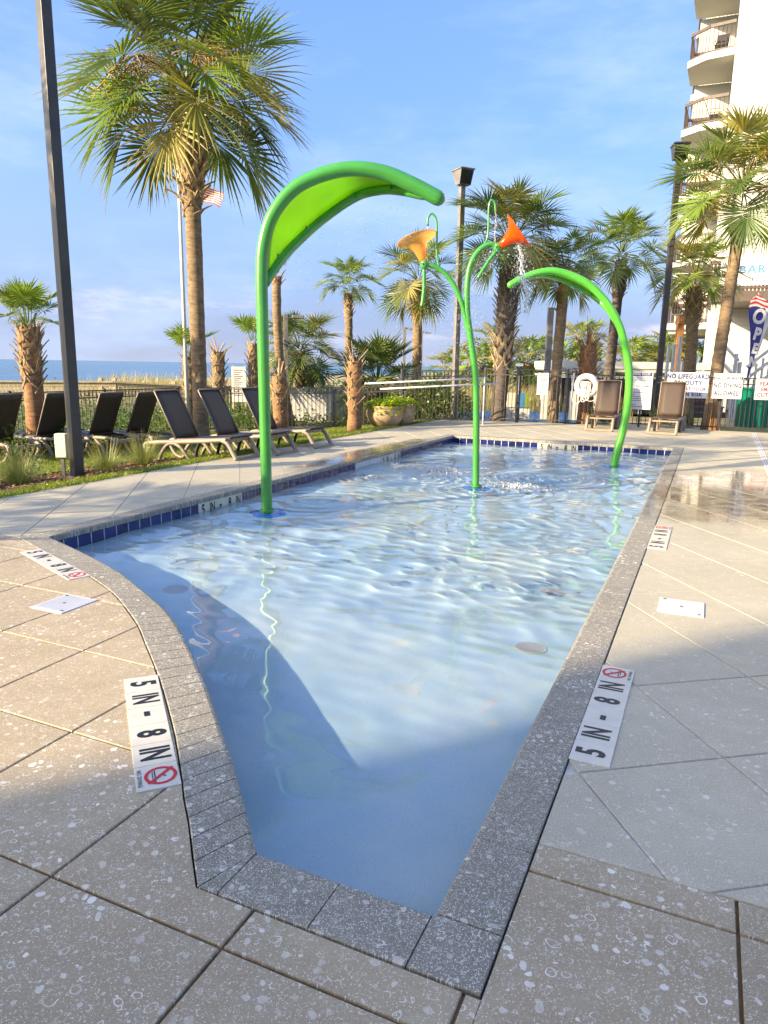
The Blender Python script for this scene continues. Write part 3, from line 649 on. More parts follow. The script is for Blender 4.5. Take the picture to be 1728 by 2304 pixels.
lid('white ribbed square lid in the brown paving left of the pool', 2.87, 3.15, 3.38, 3.64, 15, .0074)
lid('white lid in the grey deck right of the pool', 4.56, 4.86, -.10, .17, 9, .0067)
# floor drains
def floor_drain(label, s, t):
    root = empty('floor_drain', W(s, t, FZ)); tag(root, label, 'drain', 'round drains on the pool floor')
    g = MB(); g.lathe([(.10, 0), (.10, .010), (.088, .014), (.088, .004)], 28); g.build('rim', MAT['bright'], root, smooth=False)
    g = MB()
    for i in range(-6, 7):
        x = i*.0135; l = math.sqrt(max(0, .088**2-x*x)); g.box(-l, l, x-.004, x+.004, .004, .012)
    g.build('grate', MAT['bright'], root)
floor_drain('round white grate on the pool floor near the right edge', 5.25, .95)
floor_drain('round white grate on the pool floor near the right edge, closest to the camera', 4.1, .85)
floor_drain('round grate on the pool floor by the curved left edge', 4.0, 3.5)

# ------------------------------------------------------------------ water surface with real waves
step = 0.025
gs = np.arange(S0-.1, S1+.1, step); gt = np.arange(TR-.1, TL+.1, step)
SS, TT = np.meshgrid(gs, gt, indexing='ij')
rs = np.random.RandomState(5)
Hh = np.zeros_like(SS)
amp_env = 0.20+0.66*smooth01((SS-3.2)/2.2)-0.40*smooth01((SS-5.5)/2.0)+0.25*smooth01((SS-9)/4)
for k_ in range(52):
    lam = 0.15*(1.6/0.15)**rs.rand(); th_ = rs.rand()*2*math.pi; A_ = 0.0016*(lam/0.5)**0.68*(0.4+rs.rand())
    ph = rs.rand()*6.28; wv = 2*math.pi/lam
    Hh += A_*np.sin(wv*(SS*math.cos(th_)+TT*math.sin(th_))+ph+0.9*np.sin(0.8*SS+1.3*TT+k_))*amp_env
for (cs, ct, A_, lam, wd) in ((7.35, 4.2, .004, .22, .9), (9.1, 2.75, .005, .2, 1.1), (10.6, 2.1, .011, .17, .9), (9.6, 4.0, .010, .16, .8), (12.5, 1.3, .004, .2, .9), (5.0, 1.4, .0022, .16, .5), (7.0, 2.0, .0025, .2, .9)):
    r_ = np.hypot(SS-cs, TT-ct); Hh += A_*np.sin(2*math.pi*r_/lam)*np.exp(-(r_/wd)**2)
from_poly = np.array([(a, b) for a, b in outline])
def inside(P, x, y):
    c_ = np.zeros(x.shape, bool); n_ = len(P)
    for i in range(n_):
        x1, y1 = P[i]; x2, y2 = P[(i+1) % n_]
        cond = ((y1 > y) != (y2 > y)) & (x < (x2-x1)*(y-y1)/((y2-y1) if y2 != y1 else 1e-9)+x1); c_ ^= cond
    return c_
ins = inside(from_poly, SS, TT)
for _ in range(1):
    g_ = ins.copy(); g_[1:] |= ins[:-1]; g_[:-1] |= ins[1:]; g_[:, 1:] |= ins[:, :-1]; g_[:, :-1] |= ins[:, 1:]; ins = g_
idx = -np.ones(SS.shape, int); idx[ins] = np.arange(ins.sum())
X = SS*AX.x+TT*BX.x; Y = SS*AX.y+TT*BX.y
V = np.stack([X[ins], Y[ins], WZ+Hh[ins]], -1)
q_ = np.stack([idx[:-1, :-1], idx[1:, :-1], idx[1:, 1:], idx[:-1, 1:]], -1).reshape(-1, 4); q_ = q_[(q_ >= 0).all(1)]
me = mesh_of('pool_water', V.tolist(), q_.tolist(), MAT['water'], True)
water_o = link('pool_water', me); tag(water_o, kind='structure')
try:
    water_o.cycles.is_caustics_caster = True
    RECEIVERS = list(basin.children)
    for o in list(bpy.data.objects):
        if o.parent and o.parent.name.startswith(('floor_drain', 'depth_marker')): RECEIVERS.append(o)
    for o in RECEIVERS: o.cycles.is_caustics_receiver = True
except Exception as e: print('caustics', e)
# ------------------------------------------------------------------ green water features
def flange(parent, x, y):
    g = MB(); g.lathe([(.20, 0), (.20, .018), (.185, .024), (.10, .026), (.085, .05), (.0, .05)], 28); f_ = g.build('flange', MAT['blue_flange'], parent, smooth=False, loc=(0, 0, FZ)); f_.cycles.is_caustics_receiver = True
    for k in range(8): b = MB(); b.lathe([(.012, .02), (.012, .036), (0, .036)], 6, (.15*math.cos(k*math.pi/4), .15*math.sin(k*math.pi/4), FZ)); b.build('flange_bolt', MAT['steel'], parent)
    c_ = MB(); c_.lathe([(.070, .05), (.088, .05), (.088, .16), (.070, .165)], 20, (0, 0, FZ)); c_.build('base_collar', MAT['green'], parent)
def rel(pts, o): return [Vector(p)-Vector(o) for p in pts]
def leaf_feature(label, base, spine, spine_r, rib, rib_r, a0, a1, mats, bolts=5):
    root = empty('leaf_water_feature', (base[0], base[1], 0)); tag(root, label, 'water feature', 'green splash features in the pool')
    o = (base[0], base[1], 0); flange(root, 0, 0)
    S = spline(rel(spine, o), 8); n = len(S)
    rr = [spine_r[0]+(spine_r[1]-spine_r[0])*i/(n-1) for i in range(n)]
    d = (S[-1]-S[-2]).normalized(); r = rr[-1]
    S2 = S+[S[-1]+d*r*.5, S[-1]+d*r*.85, S[-1]+d*r*.99]; rr2 = rr+[r*.87, r*.5, r*.1]
    MB().tube(S2, rr2, 18).build('spine_tube', mats[0], root, smooth=True)
    Q = spline(rel(rib, o), 8); m_ = len(Q)
    MB().tube(Q, [rib_r*(.9+.1*math.sin(math.pi*i/(m_-1))) for i in range(m_)], 14).build('rib_tube', mats[0], root, smooth=True)
    k0, k1 = int(a0*(n-1)), int(a1*(n-1)); N = 36; mb = MB()
    for i in range(N+1):
        f = i/N; x = k0+(k1-k0)*f; j = min(int(x), n-2); A_ = S[j].lerp(S[j+1], x-j); y = (m_-1)*f; j2 = min(int(y), m_-2); B_ = Q[j2].lerp(Q[j2+1], y-j2)
        w = (B_-A_).length
        for g in range(7):
            h = g/6; p = A_.lerp(B_, h); p.z += 0.10*w*math.sin(math.pi*h); mb.V.append(p)
    mb.F = [(i*7+g, i*7+g+1, (i+1)*7+g+1, (i+1)*7+g) for i in range(N) for g in range(6)]
    me = mesh_of('leaf_sheet', mb.V, mb.F, mats[1], True); sh = link('leaf_sheet', me, root); md = sh.modifiers.new('thickness', 'SOLIDIFY'); md.thickness = .008
    for b in range(bolts):
        y = (m_-1)*(.12+.76*b/max(1, bolts-1)); j2 = int(y); p = Q[j2].lerp(Q[min(j2+1, m_-1)], y-j2)
        f = y/(m_-1); x = k0+(k1-k0)*f; q = S[int(x)]; dd_ = (q-p).normalized(); c_ = p+dd_*rib_r*1.25+Vector((0, 0, -.012))
        g = MB(); g.tube([c_, c_+Vector((0, 0, -.02))], .014, 8); g.tube([c_+Vector((0, 0, .012)), c_], .022, 8); g.build('bolt', MAT['green'], root)
    return root
leaf1 = leaf_feature('tall green leaf arch with a lime sheet, standing left in the pool', (-1.31, 7.8),
    [(-1.31, 7.8, FZ), (-1.315, 7.8, .6), (-1.32, 7.8, 1.4), (-1.325, 7.8, 2.01), (-1.325, 7.8, 2.38), (-1.30, 7.8, 2.68), (-1.20, 7.8, 2.97), (-.99, 7.8, 3.22), (-.72, 7.8, 3.36), (-.40, 7.8, 3.43), (-.07, 7.8, 3.40), (.21, 7.8, 3.30), (.50, 7.8, 3.165)], (.060, .078),
    [(-1.30, 7.82, 2.30), (-1.17, 8.08, 2.57), (-1.02, 8.32, 2.80), (-.75, 8.62, 3.11), (-.38, 8.66, 3.36), (-.07, 8.36, 3.37), (.16, 8.0, 3.28), (.33, 7.83, 3.21), (.40, 7.80, 3.20)], .062, .44, .97, (MAT['green'], MAT['lime_sheet']))
leaf3 = leaf_feature('bright green leaf arch bending left, standing right in the far end of the pool', (3.93, 12.06),
    [(3.90, 12.06, FZ), (3.945, 12.06, .1), (4.02, 12.06, .5), (4.055, 12.06, .93), (4.035, 12.06, 1.42), (3.93, 12.06, 1.85), (3.80, 12.08, 2.21), (3.58, 12.10, 2.54), (3.24, 12.12, 2.84), (2.78, 12.14, 3.01), (2.45, 12.14, 2.99), (2.16, 12.12, 2.88), (2.0, 12.10, 2.79)], (.066, .058),
    [(3.88, 12.10, 2.02), (3.83, 12.32, 2.26), (3.68, 12.62, 2.56), (3.36, 12.8, 2.82), (2.95, 12.75, 2.98), (2.62, 12.5, 3.0), (2.34, 12.2, 2.94), (2.2, 12.13, 2.89)], .055, .46, .95, (MAT['lime_frame'], MAT['lime_sheet']), 4)
FY = 9.71
def flower():
    root = empty('flower_water_feature', (1.27, FY, 0)); tag(root, 'green forked flower stem with two tipping funnels in the middle of the pool', 'water feature', 'green splash features in the pool')
    o = (1.27, FY, 0); flange(root, 0, 0); P = lambda L, y=FY: rel([(a, y, b) for a, b in L], o)
    def T(name, L, r, mat=None, n=12, cap=True):
        pts = spline(P(L), 6); m_ = len(pts); r = r if hasattr(r, '__len__') else (r, r)
        return MB().tube(pts, [r[0]+(r[1]-r[0])*i/(m_-1) for i in range(m_)], n).build(name, mat or MAT['green'], root, smooth=True)
    T('main_stem', [(1.27, FZ), (1.26, 0), (1.235, .69), (1.20, 1.32), (1.12, 1.80), (1.065, 2.1), (1.045, 2.3), (1.04, 2.54), (1.07, 2.76), (1.15, 2.92), (1.24, 3.0), (1.33, 3.03), (1.39, 3.0)], (.048, .034))
    T('side_stem', [(1.155, 1.62), (1.08, 1.93), (.98, 2.28), (.87, 2.51), (.77, 2.635), (.67, 2.715), (.56, 2.755), (.47, 2.76)], (.036, .028))
    T('supply_hook', [(.665, 2.72), (.63, 2.91), (.62, 3.2), (.605, 3.33), (.55, 3.39), (.505, 3.34), (.50, 3.25)], .014); T('supply_hook', [(1.225, 3.0), (1.28, 3.14), (1.278, 3.47), (1.305, 3.56), (1.35, 3.53), (1.368, 3.42)], .014)
    for x, z in ((.50, 3.245), (1.369, 3.412)): MB().tube(P([(x, z+.01), (x, z-.004)]), .015, 10).build('nozzle', MAT['ink'], root)
    T('counterweight', [(.47, 2.72), (.475, 2.5), (.465, 2.34), (.45, 2.24)], .024); T('counterweight', [(1.41, 2.96), (1.33, 2.86), (1.24, 2.72), (1.175, 2.61)], .024)
    for x, z, k_ in ((.47, 2.76, 0), (1.41, 2.985, 1)):
        g = MB(); g.lathe([(.001, -.06), (.03, -.052), (.048, -.03), (.054, 0), (.05, .03), (.045, .055), (0, .055)], 18); g.build('hub', MAT['green'], root, smooth=True, loc=P([(x, z)])[0])
        g = MB(); g.tube([(0, -.055, 0), (0, -.062, 0)], .012, 10); g.build('pivot_bolt', MAT['steel'], root, loc=P([(x-.03, z+.01)])[0])
    prof = [(.046, .045), (.052, .09), (.066, .15), (.088, .21), (.125, .265), (.185, .315), (.262, .345)]
    def funnel(loc, tilt, az, mat, sc):
        g = MB(); g.lathe(prof+[(.262, .352)], 32); f = g.build('funnel', mat, root, smooth=True); f.modifiers.new('thickness', 'SOLIDIFY').thickness = .005
        f.matrix_local = Matrix.Translation(P([loc])[0]) @ Matrix.Rotation(tilt, 4, Vector((math.cos(az), math.sin(az), 0))) @ Matrix.Scale(sc, 4)
        pts = [(.262*math.cos(2*math.pi*i/32), .262*math.sin(2*math.pi*i/32), .35) for i in range(33)]; l = MB().tube(pts, .006, 6, False).build('rim', mat, f, smooth=True)
    funnel((.47, 2.76), R(20), math.atan2(-.85, -.5), MAT['amber'], 1.0)
    funnel((1.41, 2.985), R(52), R(75), MAT['orange'], .95)
    return root
flower()
def stream(name, label, pts, rad, seed, parent=None, rag=.35, drops=60, spread=.12, mat=None):
    r = random.Random(seed); root = empty(name, pts[0]); tag(root, label, 'water'); o = Vector(pts[0])
    S = spline([Vector(p)-o for p in pts], 8); mb = MB(); n = len(S)
    rr = [rad[0]+(rad[1]-rad[0])*i/(n-1) for i in range(n)]
    for st_ in range(7 if rag > .5 else 2):
        ph = r.uniform(0, 6.28); i0 = 0 if st_ < 2 else r.randint(0, n//2)
        Q = [p+Vector((math.cos(ph+i*.35), math.sin(ph+i*.35), 0))*rr[i]*r.uniform(.3, 1.1)+Vector((r.gauss(0, 1), r.gauss(0, 1), 0))*rr[i]*.25 for i, p in enumerate(S)][i0:]
        mb.tube(Q, [max(.0025, rr[i0+i]*.32*r.uniform(.4, 1.2)*(1-.5*i/max(1, len(Q)))) for i in range(len(Q))], 6)
    mb.build('falling_stream', mat or MAT['stream'], root, smooth=True)
    d = MB()
    for i in range(drops):
        f = r.random()**.7; p = S[int(f*(n-1))]+Vector((r.gauss(0, 1), r.gauss(0, 1), r.gauss(0, .6)))*spread*(.3+f); drop(d, p, r.uniform(.002, .0055), r)
    tag(d.build('droplets', MAT['stream'], root, smooth=True), kind='stuff'); return root
def drop(mb, p, s, r):
    st = r.uniform(1, 2.2); mb.add([p+Vector(v)*s for v in ((1, 0, 0), (-1, 0, 0), (0, 1, 0), (0, -1, 0), (0, 0, st), (0, 0, -st))], [(0, 2, 4), (2, 1, 4), (1, 3, 4), (3, 0, 4), (2, 0, 5), (1, 2, 5), (3, 1, 5), (0, 3, 5)])
stream('spilled_water', 'white rope of water spilling from the orange funnel', [(1.665, FY-.05, 3.07), (1.70, FY-.06, 2.95), (1.72, FY-.06, 2.78), (1.76, FY-.06, 2.58), (1.80, FY-.06, 2.38), (1.83, FY-.06, 2.18)], (.014, .05), 3, rag=.55, drops=900, spread=.09)
stream('filling_jet', 'thin clear jet filling the amber funnel', [(.50, FY, 3.24), (.50, FY, 3.10), (.50, FY, 2.9)], (.009, .009), 4, drops=8, spread=.01)
stream('filling_jet', 'thin white jet falling past the orange funnel', [(1.369, FY, 3.41), (1.372, FY, 3.25), (1.378, FY, 3.03)], (.010, .014), 5, drops=20, spread=.02)
sp = MB(); r_ = random.Random(21)
for i in range(420):      # spray thrown from the tipping hub
    a = r_.random(); p = Vector((1.36-.30*a+r_.gauss(0, .12), FY+r_.gauss(0, .12), 2.95-.9*a*r_.random()-.25*a)); drop(sp, p, r_.uniform(.0025, .006), r_)
for i in range(420): drop(sp, Vector((1.0+r_.gauss(0, .26), FY+r_.gauss(0, .25), 2.0+r_.gauss(0, .28))), r_.uniform(.0025, .006), r_)
tag(sp.build('splash_droplets', MAT['stream'], smooth=True), 'fine drops thrown out below the orange funnel', 'water', kind='stuff')
sp = MB()
for i in range(500):
    f = r_.random(); p = Vector((-1.0+1.3*f+r_.gauss(0, .06), 8.2+r_.gauss(0, .25), (2.75+.55*f)-r_.random()**1.6*1.6)); drop(sp, p, r_.uniform(.002, .0045), r_)
tag(sp.build('splash_droplets', MAT['stream'], smooth=True), 'fine drops raining from the tall green leaf', 'water', kind='stuff')
sp = MB()
for (cs, ct, w, n_) in ((10.6, 3.95, .24, 700), (9.6, 2.3, .18, 260)):     # churned foam where water lands
    for i in range(n_):
        a = r_.random()*6.28; q = abs(r_.gauss(0, w)); p = W(cs+q*math.cos(a), ct+q*math.sin(a)*1.6, WZ+.006+abs(r_.gauss(0, .018))*math.exp(-q/w)); s_ = r_.uniform(.004, .010)
        drop(sp, p, s_, random.Random(i))
tag(sp.build('splash_foam', MAT['bright'], smooth=True), 'white splash where falling water hits the pool', 'water', kind='stuff')

# ------------------------------------------------------------------ light poles
def light_pole(label, x, y, zb, h, w, rz, head=None, mat=None, hand=False):
    root = empty('light_pole', (x, y, zb), rz); tag(root, label, 'light pole', 'light poles around the pool'); mat = mat or MAT['pole_dark']
    m = MB(); m.box(-w/2, w/2, -w/2, w/2, -.05, h, w*.06); m.build('post', mat, root)
    if hand:
        m = MB(); m.box(-w*.22, w*.22, -w/2-.004, -w/2-.001, .16, .26); m.build('hand_hole', MAT['ink'], root)
        m = MB(); m.box(-.035, .035, -w/2-.05, -w/2, 0, .045, .006); m.build('junction_box', MAT['bright'], root)
    if head == 'shoebox':
        hd = empty('lamp_head', (0, 0, h), 0, root); hd.scale = (.78,)*3
        V = [(-.25, -.34, .36), (.25, -.34, .36), (.25, .26, .36), (-.25, .26, .36), (-.22, -.20, -.10), (.22, -.20, -.10), (.22, .06, -.10), (-.22, .06, -.10)]
        m = MB(); m.add(V, [(0, 1, 2, 3), (0, 4, 5, 1), (1, 5, 6, 2), (2, 6, 7, 3), (3, 7, 4, 0), (4, 7, 6, 5)]); m.build('housing', mat, hd)
        m = MB(); m.add([(-.225, -.345, .33), (.225, -.345, .33), (.20, -.216, -.08), (-.20, -.216, -.08)], [(0, 3, 2, 1)]); m.build('lens', MAT['lens'], hd)
        m = MB(); m.box(-.28, .28, -.37, .29, .36, .40, .006); m.build('lid', mat, hd)
        for k_ in range(7):
            m = MB(); xx = -.2+.4*k_/6; m.box(xx-.006, xx+.006, -.36, .26, .40, .42); m.build('fin', mat, hd)
        m = MB(); m.box(-.04, .04, -.06, .06, -.10, .1); m.build('bracket', mat, hd)
    elif head == 'arm':
        hd = empty('lamp_head', (0, 0, h), 0, root)
        m = MB(); m.bar((0, 0, -.04), (.30, 0, -.04), .06, .06); m.build('arm', mat, hd)
        m = MB(); m.box(.18, .52, -.12, .12, -.11, -.02, .015); m.build('housing', mat, hd)
        m = MB(); m.box(.20, .50, -.10, .10, -.115, -.111); m.build('lens', MAT['lens'], hd)
    return root
light_pole('thick dark square light pole rising out of frame on the left', -4.13, 9.45, lawn_z(7.5), 6.5, .135, R(-38), None, hand=True)
light_pole('dark light pole with box floodlight behind the forked flower feature', 1.93, 20.25, 0, 6.25, .14, R(25), 'shoebox', MAT['pole_grey'])
light_pole('tall dark light pole with box floodlight beside the hotel', 7.75, 20.6, 0, 7.05, .15, R(-8), 'shoebox')
light_pole('slim grey light pole in front of the bushy palm', -2.9, 21, -.15, 3.0, .12, R(10), 'arm', MAT['pole_grey'])
light_pole('grey light pole between two palm trunks behind the gate', 5.76, 26, -.15, 3.7, .20, R(0), 'arm', MAT['pole_grey'])
light_pole('thin far light pole left of the amber funnel', .72, 30, -.2, 3.2, .12, R(0), 'arm', MAT['pole_grey'])
light_pole('thin far light pole right of the forked stem', 5.0, 40, -.2, 3.0, .10, R(180), 'arm', MAT['pole_grey'])
light_pole('small far light pole above the palm hedge', 13.0, 46, -.2, 3.3, .12, R(0), 'arm', MAT['pole_grey'])
light_pole('faint far light pole above the dunes', 2.0, 42, -.2, 3.6, .12, R(0), 'arm', MAT['pole_grey'])

# ------------------------------------------------------------------ loungers
def lounger(label, pos, rz, pitch=0.0, back=62, lit=False, group='loungers'):
    root = empty('sun_lounger', pos, rz); root.rotation_euler = (0, pitch, rz); tag(root, label, 'sun lounger', group)
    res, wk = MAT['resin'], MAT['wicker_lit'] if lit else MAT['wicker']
    for sgn in (-1, 1):
        y = .30*sgn
        pts = spline([(.06, y, .235), (.10, y, .31), (.4, y, .325), (1.0, y, .32), (1.6, y, .33), (1.70, y, .325)], 5)
        MB().tube(pts, .030, 8, flat=1.15).build('side_rail', res, root, smooth=True)
        MB().tube(spline([(1.62, y, .325), (1.72, y, .27), (1.80, y, .13), (1.86, y, .015)], 5), [.036]*16, 8).build('front_leg', res, root, smooth=True)
        MB().tube(spline([(.07, y, .30), (.085, y, .2), (.16, y, .08), (.26, y, .02), (.33, y, .03), (.39, y, .14), (.52, y, .27), (.66, y, .30), (.80, y, .23), (.90, y, .10), (.96, y, .018)], 5), .030, 8).build('rear_arch_leg', res, root, smooth=True)
        MB().tube(spline([(1.16, y*.93, .30), (1.10, y*.93, .18), (1.04, y*.93, .015)], 5), [.034]*11, 8, flat=.6).build('centre_leg', MAT['resin_dark'], root, smooth=True)
    MB().bar((1.855, -.30, .035), (1.855, .30, .035), .055, .05).build('foot_bar', res, root); MB().bar((1.67, -.30, .31), (1.67, .30, .31), .05, .05).build('cross_bar', res, root); MB().bar((.08, -.30, .27), (.08, .30, .27), .05, .05).build('cross_bar', res, root)
    def panel(name, L, parent, w=.56):
        N = 8; mb = MB(); 
        for i in range(N+1):
            x = L*i/N; zz = -.018*math.sin(math.pi*i/N)
            for yy in (-w/2, -w/4, 0, w/4, w/2): mb.V.append(Vector((x, yy, zz-.006*math.cos(yy/w*math.pi))))
        mb.F = [(i*5+g, i*5+g+1, (i+1)*5+g+1, (i+1)*5+g) for i in range(N) for g in range(4)]
        o = link(name, mesh_of(name, mb.V, mb.F, wk, True), parent); o.modifiers.new('thickness', 'SOLIDIFY').thickness = .016; return o
    s_ = panel('seat', 1.13, root); s_.location = (.66, 0, .365)
    b = panel('backrest', .84, root, .57); b.location = (.70, 0, .37); b.rotation_euler = (0, -R(180-back), 0); 
    for sgn in (-1, 1):
        MB().tube([(0, .285*sgn, -.01), (.83, .285*sgn, -.01), (.845, .27*sgn, -.01)], .013, 6).build('back_frame', res, b, smooth=True)
        MB().tube([(0, .285*sgn, -.012), (1.10, .285*sgn, -.012)], .013, 6).build('seat_frame', res, s_, smooth=True)
    MB().bar((.72, -.28, .35), (.40, -.28, .33), .03, .03).build('back_support', MAT['resin_dark'], root)
    MB().tube([(.845, -.27, -.01), (.845, .27, -.01)], .013, 6).build('top_frame', res, b, smooth=True)
    return root
NB = math.atan2(-BX.y, -BX.x); PB = math.atan2(BX.y, BX.x); NA = math.atan2(-AX.y, -AX.x)
for lab, s, t in (('dark wicker lounger facing the pool, nearest of the three on the deck edge', 9.27, 6.52), ('dark wicker lounger facing the pool, middle of the three on the deck edge', 10.12, 6.33), ('dark wicker lounger facing the pool, behind the tall green post', 11.27, 6.27)):
    foot = W(s, t, 0.0); head = foot+BX*1.86; 
    lounger(lab, (head.x, head.y, -.155), NB, math.atan2(-.145, 1.86), 66, group='loungers facing the pool')
for lab, s, t in (('lounger back seen from behind, at the left frame edge by the small palm', 8.5, 10.5), ('lounger back seen from behind, half hidden by the thick light pole', 9.5, 10.4), ('lounger back seen from behind, right of the thick light pole', 10.2, 9.85), ('lounger back seen from behind, tucked behind the nearest pool-facing lounger', 10.9, 9.6)):
    h = W(s, t, lawn_z(t+.8)); lounger(lab, h, PB, 0, 66, group='loungers facing the sea')
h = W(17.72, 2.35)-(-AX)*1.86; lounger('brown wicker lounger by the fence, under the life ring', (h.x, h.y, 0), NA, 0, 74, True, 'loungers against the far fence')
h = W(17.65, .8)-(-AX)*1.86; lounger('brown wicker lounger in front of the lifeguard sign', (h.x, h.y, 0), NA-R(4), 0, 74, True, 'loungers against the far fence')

# ------------------------------------------------------------------ fences
_pk = {}
def fence(name, label, pts, h, mat, post_every=2.4, gap=.105, rings=True, zb=None, posts=None):
    root = empty(name, pts[0]); tag(root, label, 'fence', 'metal picket fence runs'); o = Vector(pts[0])
    key = (h, mat.name)
    if key not in _pk:
        m = MB(); m.box(-.008, .008, -.008, .008, .06, h); g = MB(); g.tube([(.045*math.cos(a*math.pi/6), 0, .045*math.sin(a*math.pi/6)) for a in range(13)], .006, 5, False)
        p = MB(); p.box(-.028, .028, -.028, .028, -.1, h+.03, .004); p.add([(-.034, -.034, h+.03), (.034, -.034, h+.03), (.034, .034, h+.03), (-.034, .034, h+.03), (0, 0, h+.055)], [(0, 1, 4), (1, 2, 4), (2, 3, 4), (3, 0, 4), (3, 2, 1, 0)])
        _pk[key] = (mesh_of('picket', m.V, m.F, mat), mesh_of('ring', g.V, g.F, mat, True), mesh_of('fence_post', p.V, p.F, mat))
    pk, rg, ps = _pk[key]
    for a, b in zip(pts[:-1], pts[1:]):
        a, b = Vector(a)-o, Vector(b)-o; d = b-a; L = Vector((d.x, d.y, 0)).length; e = d/L; ang = math.atan2(d.y, d.x)
        n = max(2, round(L/gap)); np_ = max(1, round(L/post_every))
        for k_ in range(np_+1): link('fence_post', ps, root, loc=a+d*(k_/np_), rot=(0, 0, ang))
        for k_ in range(n):
            p = a+d*((k_+.5)/n); link('picket', pk, root, loc=p, rot=(0, 0, ang))
            if rings: link('ring', rg, root, loc=a+d*((k_+1)/n)+Vector((0, 0, h-.075)), rot=(0, 0, ang))
        for z, w in ((h, .028), (h-.15, .026), (.09, .028)):
            m = MB(); m.bar(a+Vector((0, 0, z)), b+Vector((0, 0, z)), w, .026); m.build('rail', mat, root)
    return root
Wl = lambda s, t, z=-.15: tuple(W(s, t, z))
fence('picket_fence', 'black picket fence with a row of rings behind the loungers on the left', [Wl(7.6, 12.75, -.31), Wl(14.6, 12.4, -.31)], 1.12, MAT['fence'])
fence('picket_fence', 'grey picket fence with rings crossing behind the tall green post', [Wl(14.6, 12.4, -.31), Wl(16.8, 9.06, -.24), Wl(17.6, 7.45, -.16)], 1.12, MAT['fence_grey'])
fence('picket_fence', 'grey picket fence with rings behind the planter and shrubs', [Wl(17.6, 7.45, -.02), Wl(19.2, 5.66, 0)], 1.36, MAT['fence_grey'])
fence('picket_fence', 'grey picket fence with the pool gate beside the big booted palm', [Wl(19.2, 5.66, 0), Wl(19.32, 4.75, 0), Wl(19.62, 3.5, 0)], 1.42, MAT['fence_grey'], rings=False)
fence('picket_fence', 'black picket fence carrying the pool signs on the right', [Wl(19.62, 3.5, 0), Wl(19.8, -.25, 0), Wl(20.3, -3.2, 0)], 1.30, MAT['fence'])
# gate details
gp = empty('gate_latch', W(19.3, 4.75, 0)); tag(gp, 'thick black gate latch post with a white cap', 'gate post')
m = MB(); m.box(-.045, .045, -.045, .045, 0, 1.48, .005); m.build('post', MAT['fence'], gp); m = MB(); m.box(-.10, .10, -.05, .05, 1.5, 1.58, .01); m.build('closer_box', MAT['bright'], gp); m = MB(); m.tube([(0, -.06, .75), (0, -.06, 1.25)], .014, 8); m.build('pull_bar', MAT['steel'], gp)
hr = empty('ramp_handrail', W(18.6, 6.6, 0)); tag(hr, 'white double handrail sloping up to the gate', 'handrail')
o_ = W(18.6, 6.6, 0)
for z, x0, x1 in ((0, -.55, 2.6), (-.13, -.15, 2.95)):
    m = MB(); m.tube([Vector((x0, 18.55, 1.0+z))-o_, Vector((x1, 18.75, 1.19+z))-o_], .022, 10); m.build('rail', MAT['bright'], hr, smooth=True)
for x in (.5, 2.55):
    m = MB(); m.tube([Vector((x, 18.62+x*.05, -.1))-o_, Vector((x, 18.62+x*.05, 1.06+x*.06))-o_], .02, 8); m.build('post', MAT['bright'] if x > 1 else MAT['fence_grey'], hr)
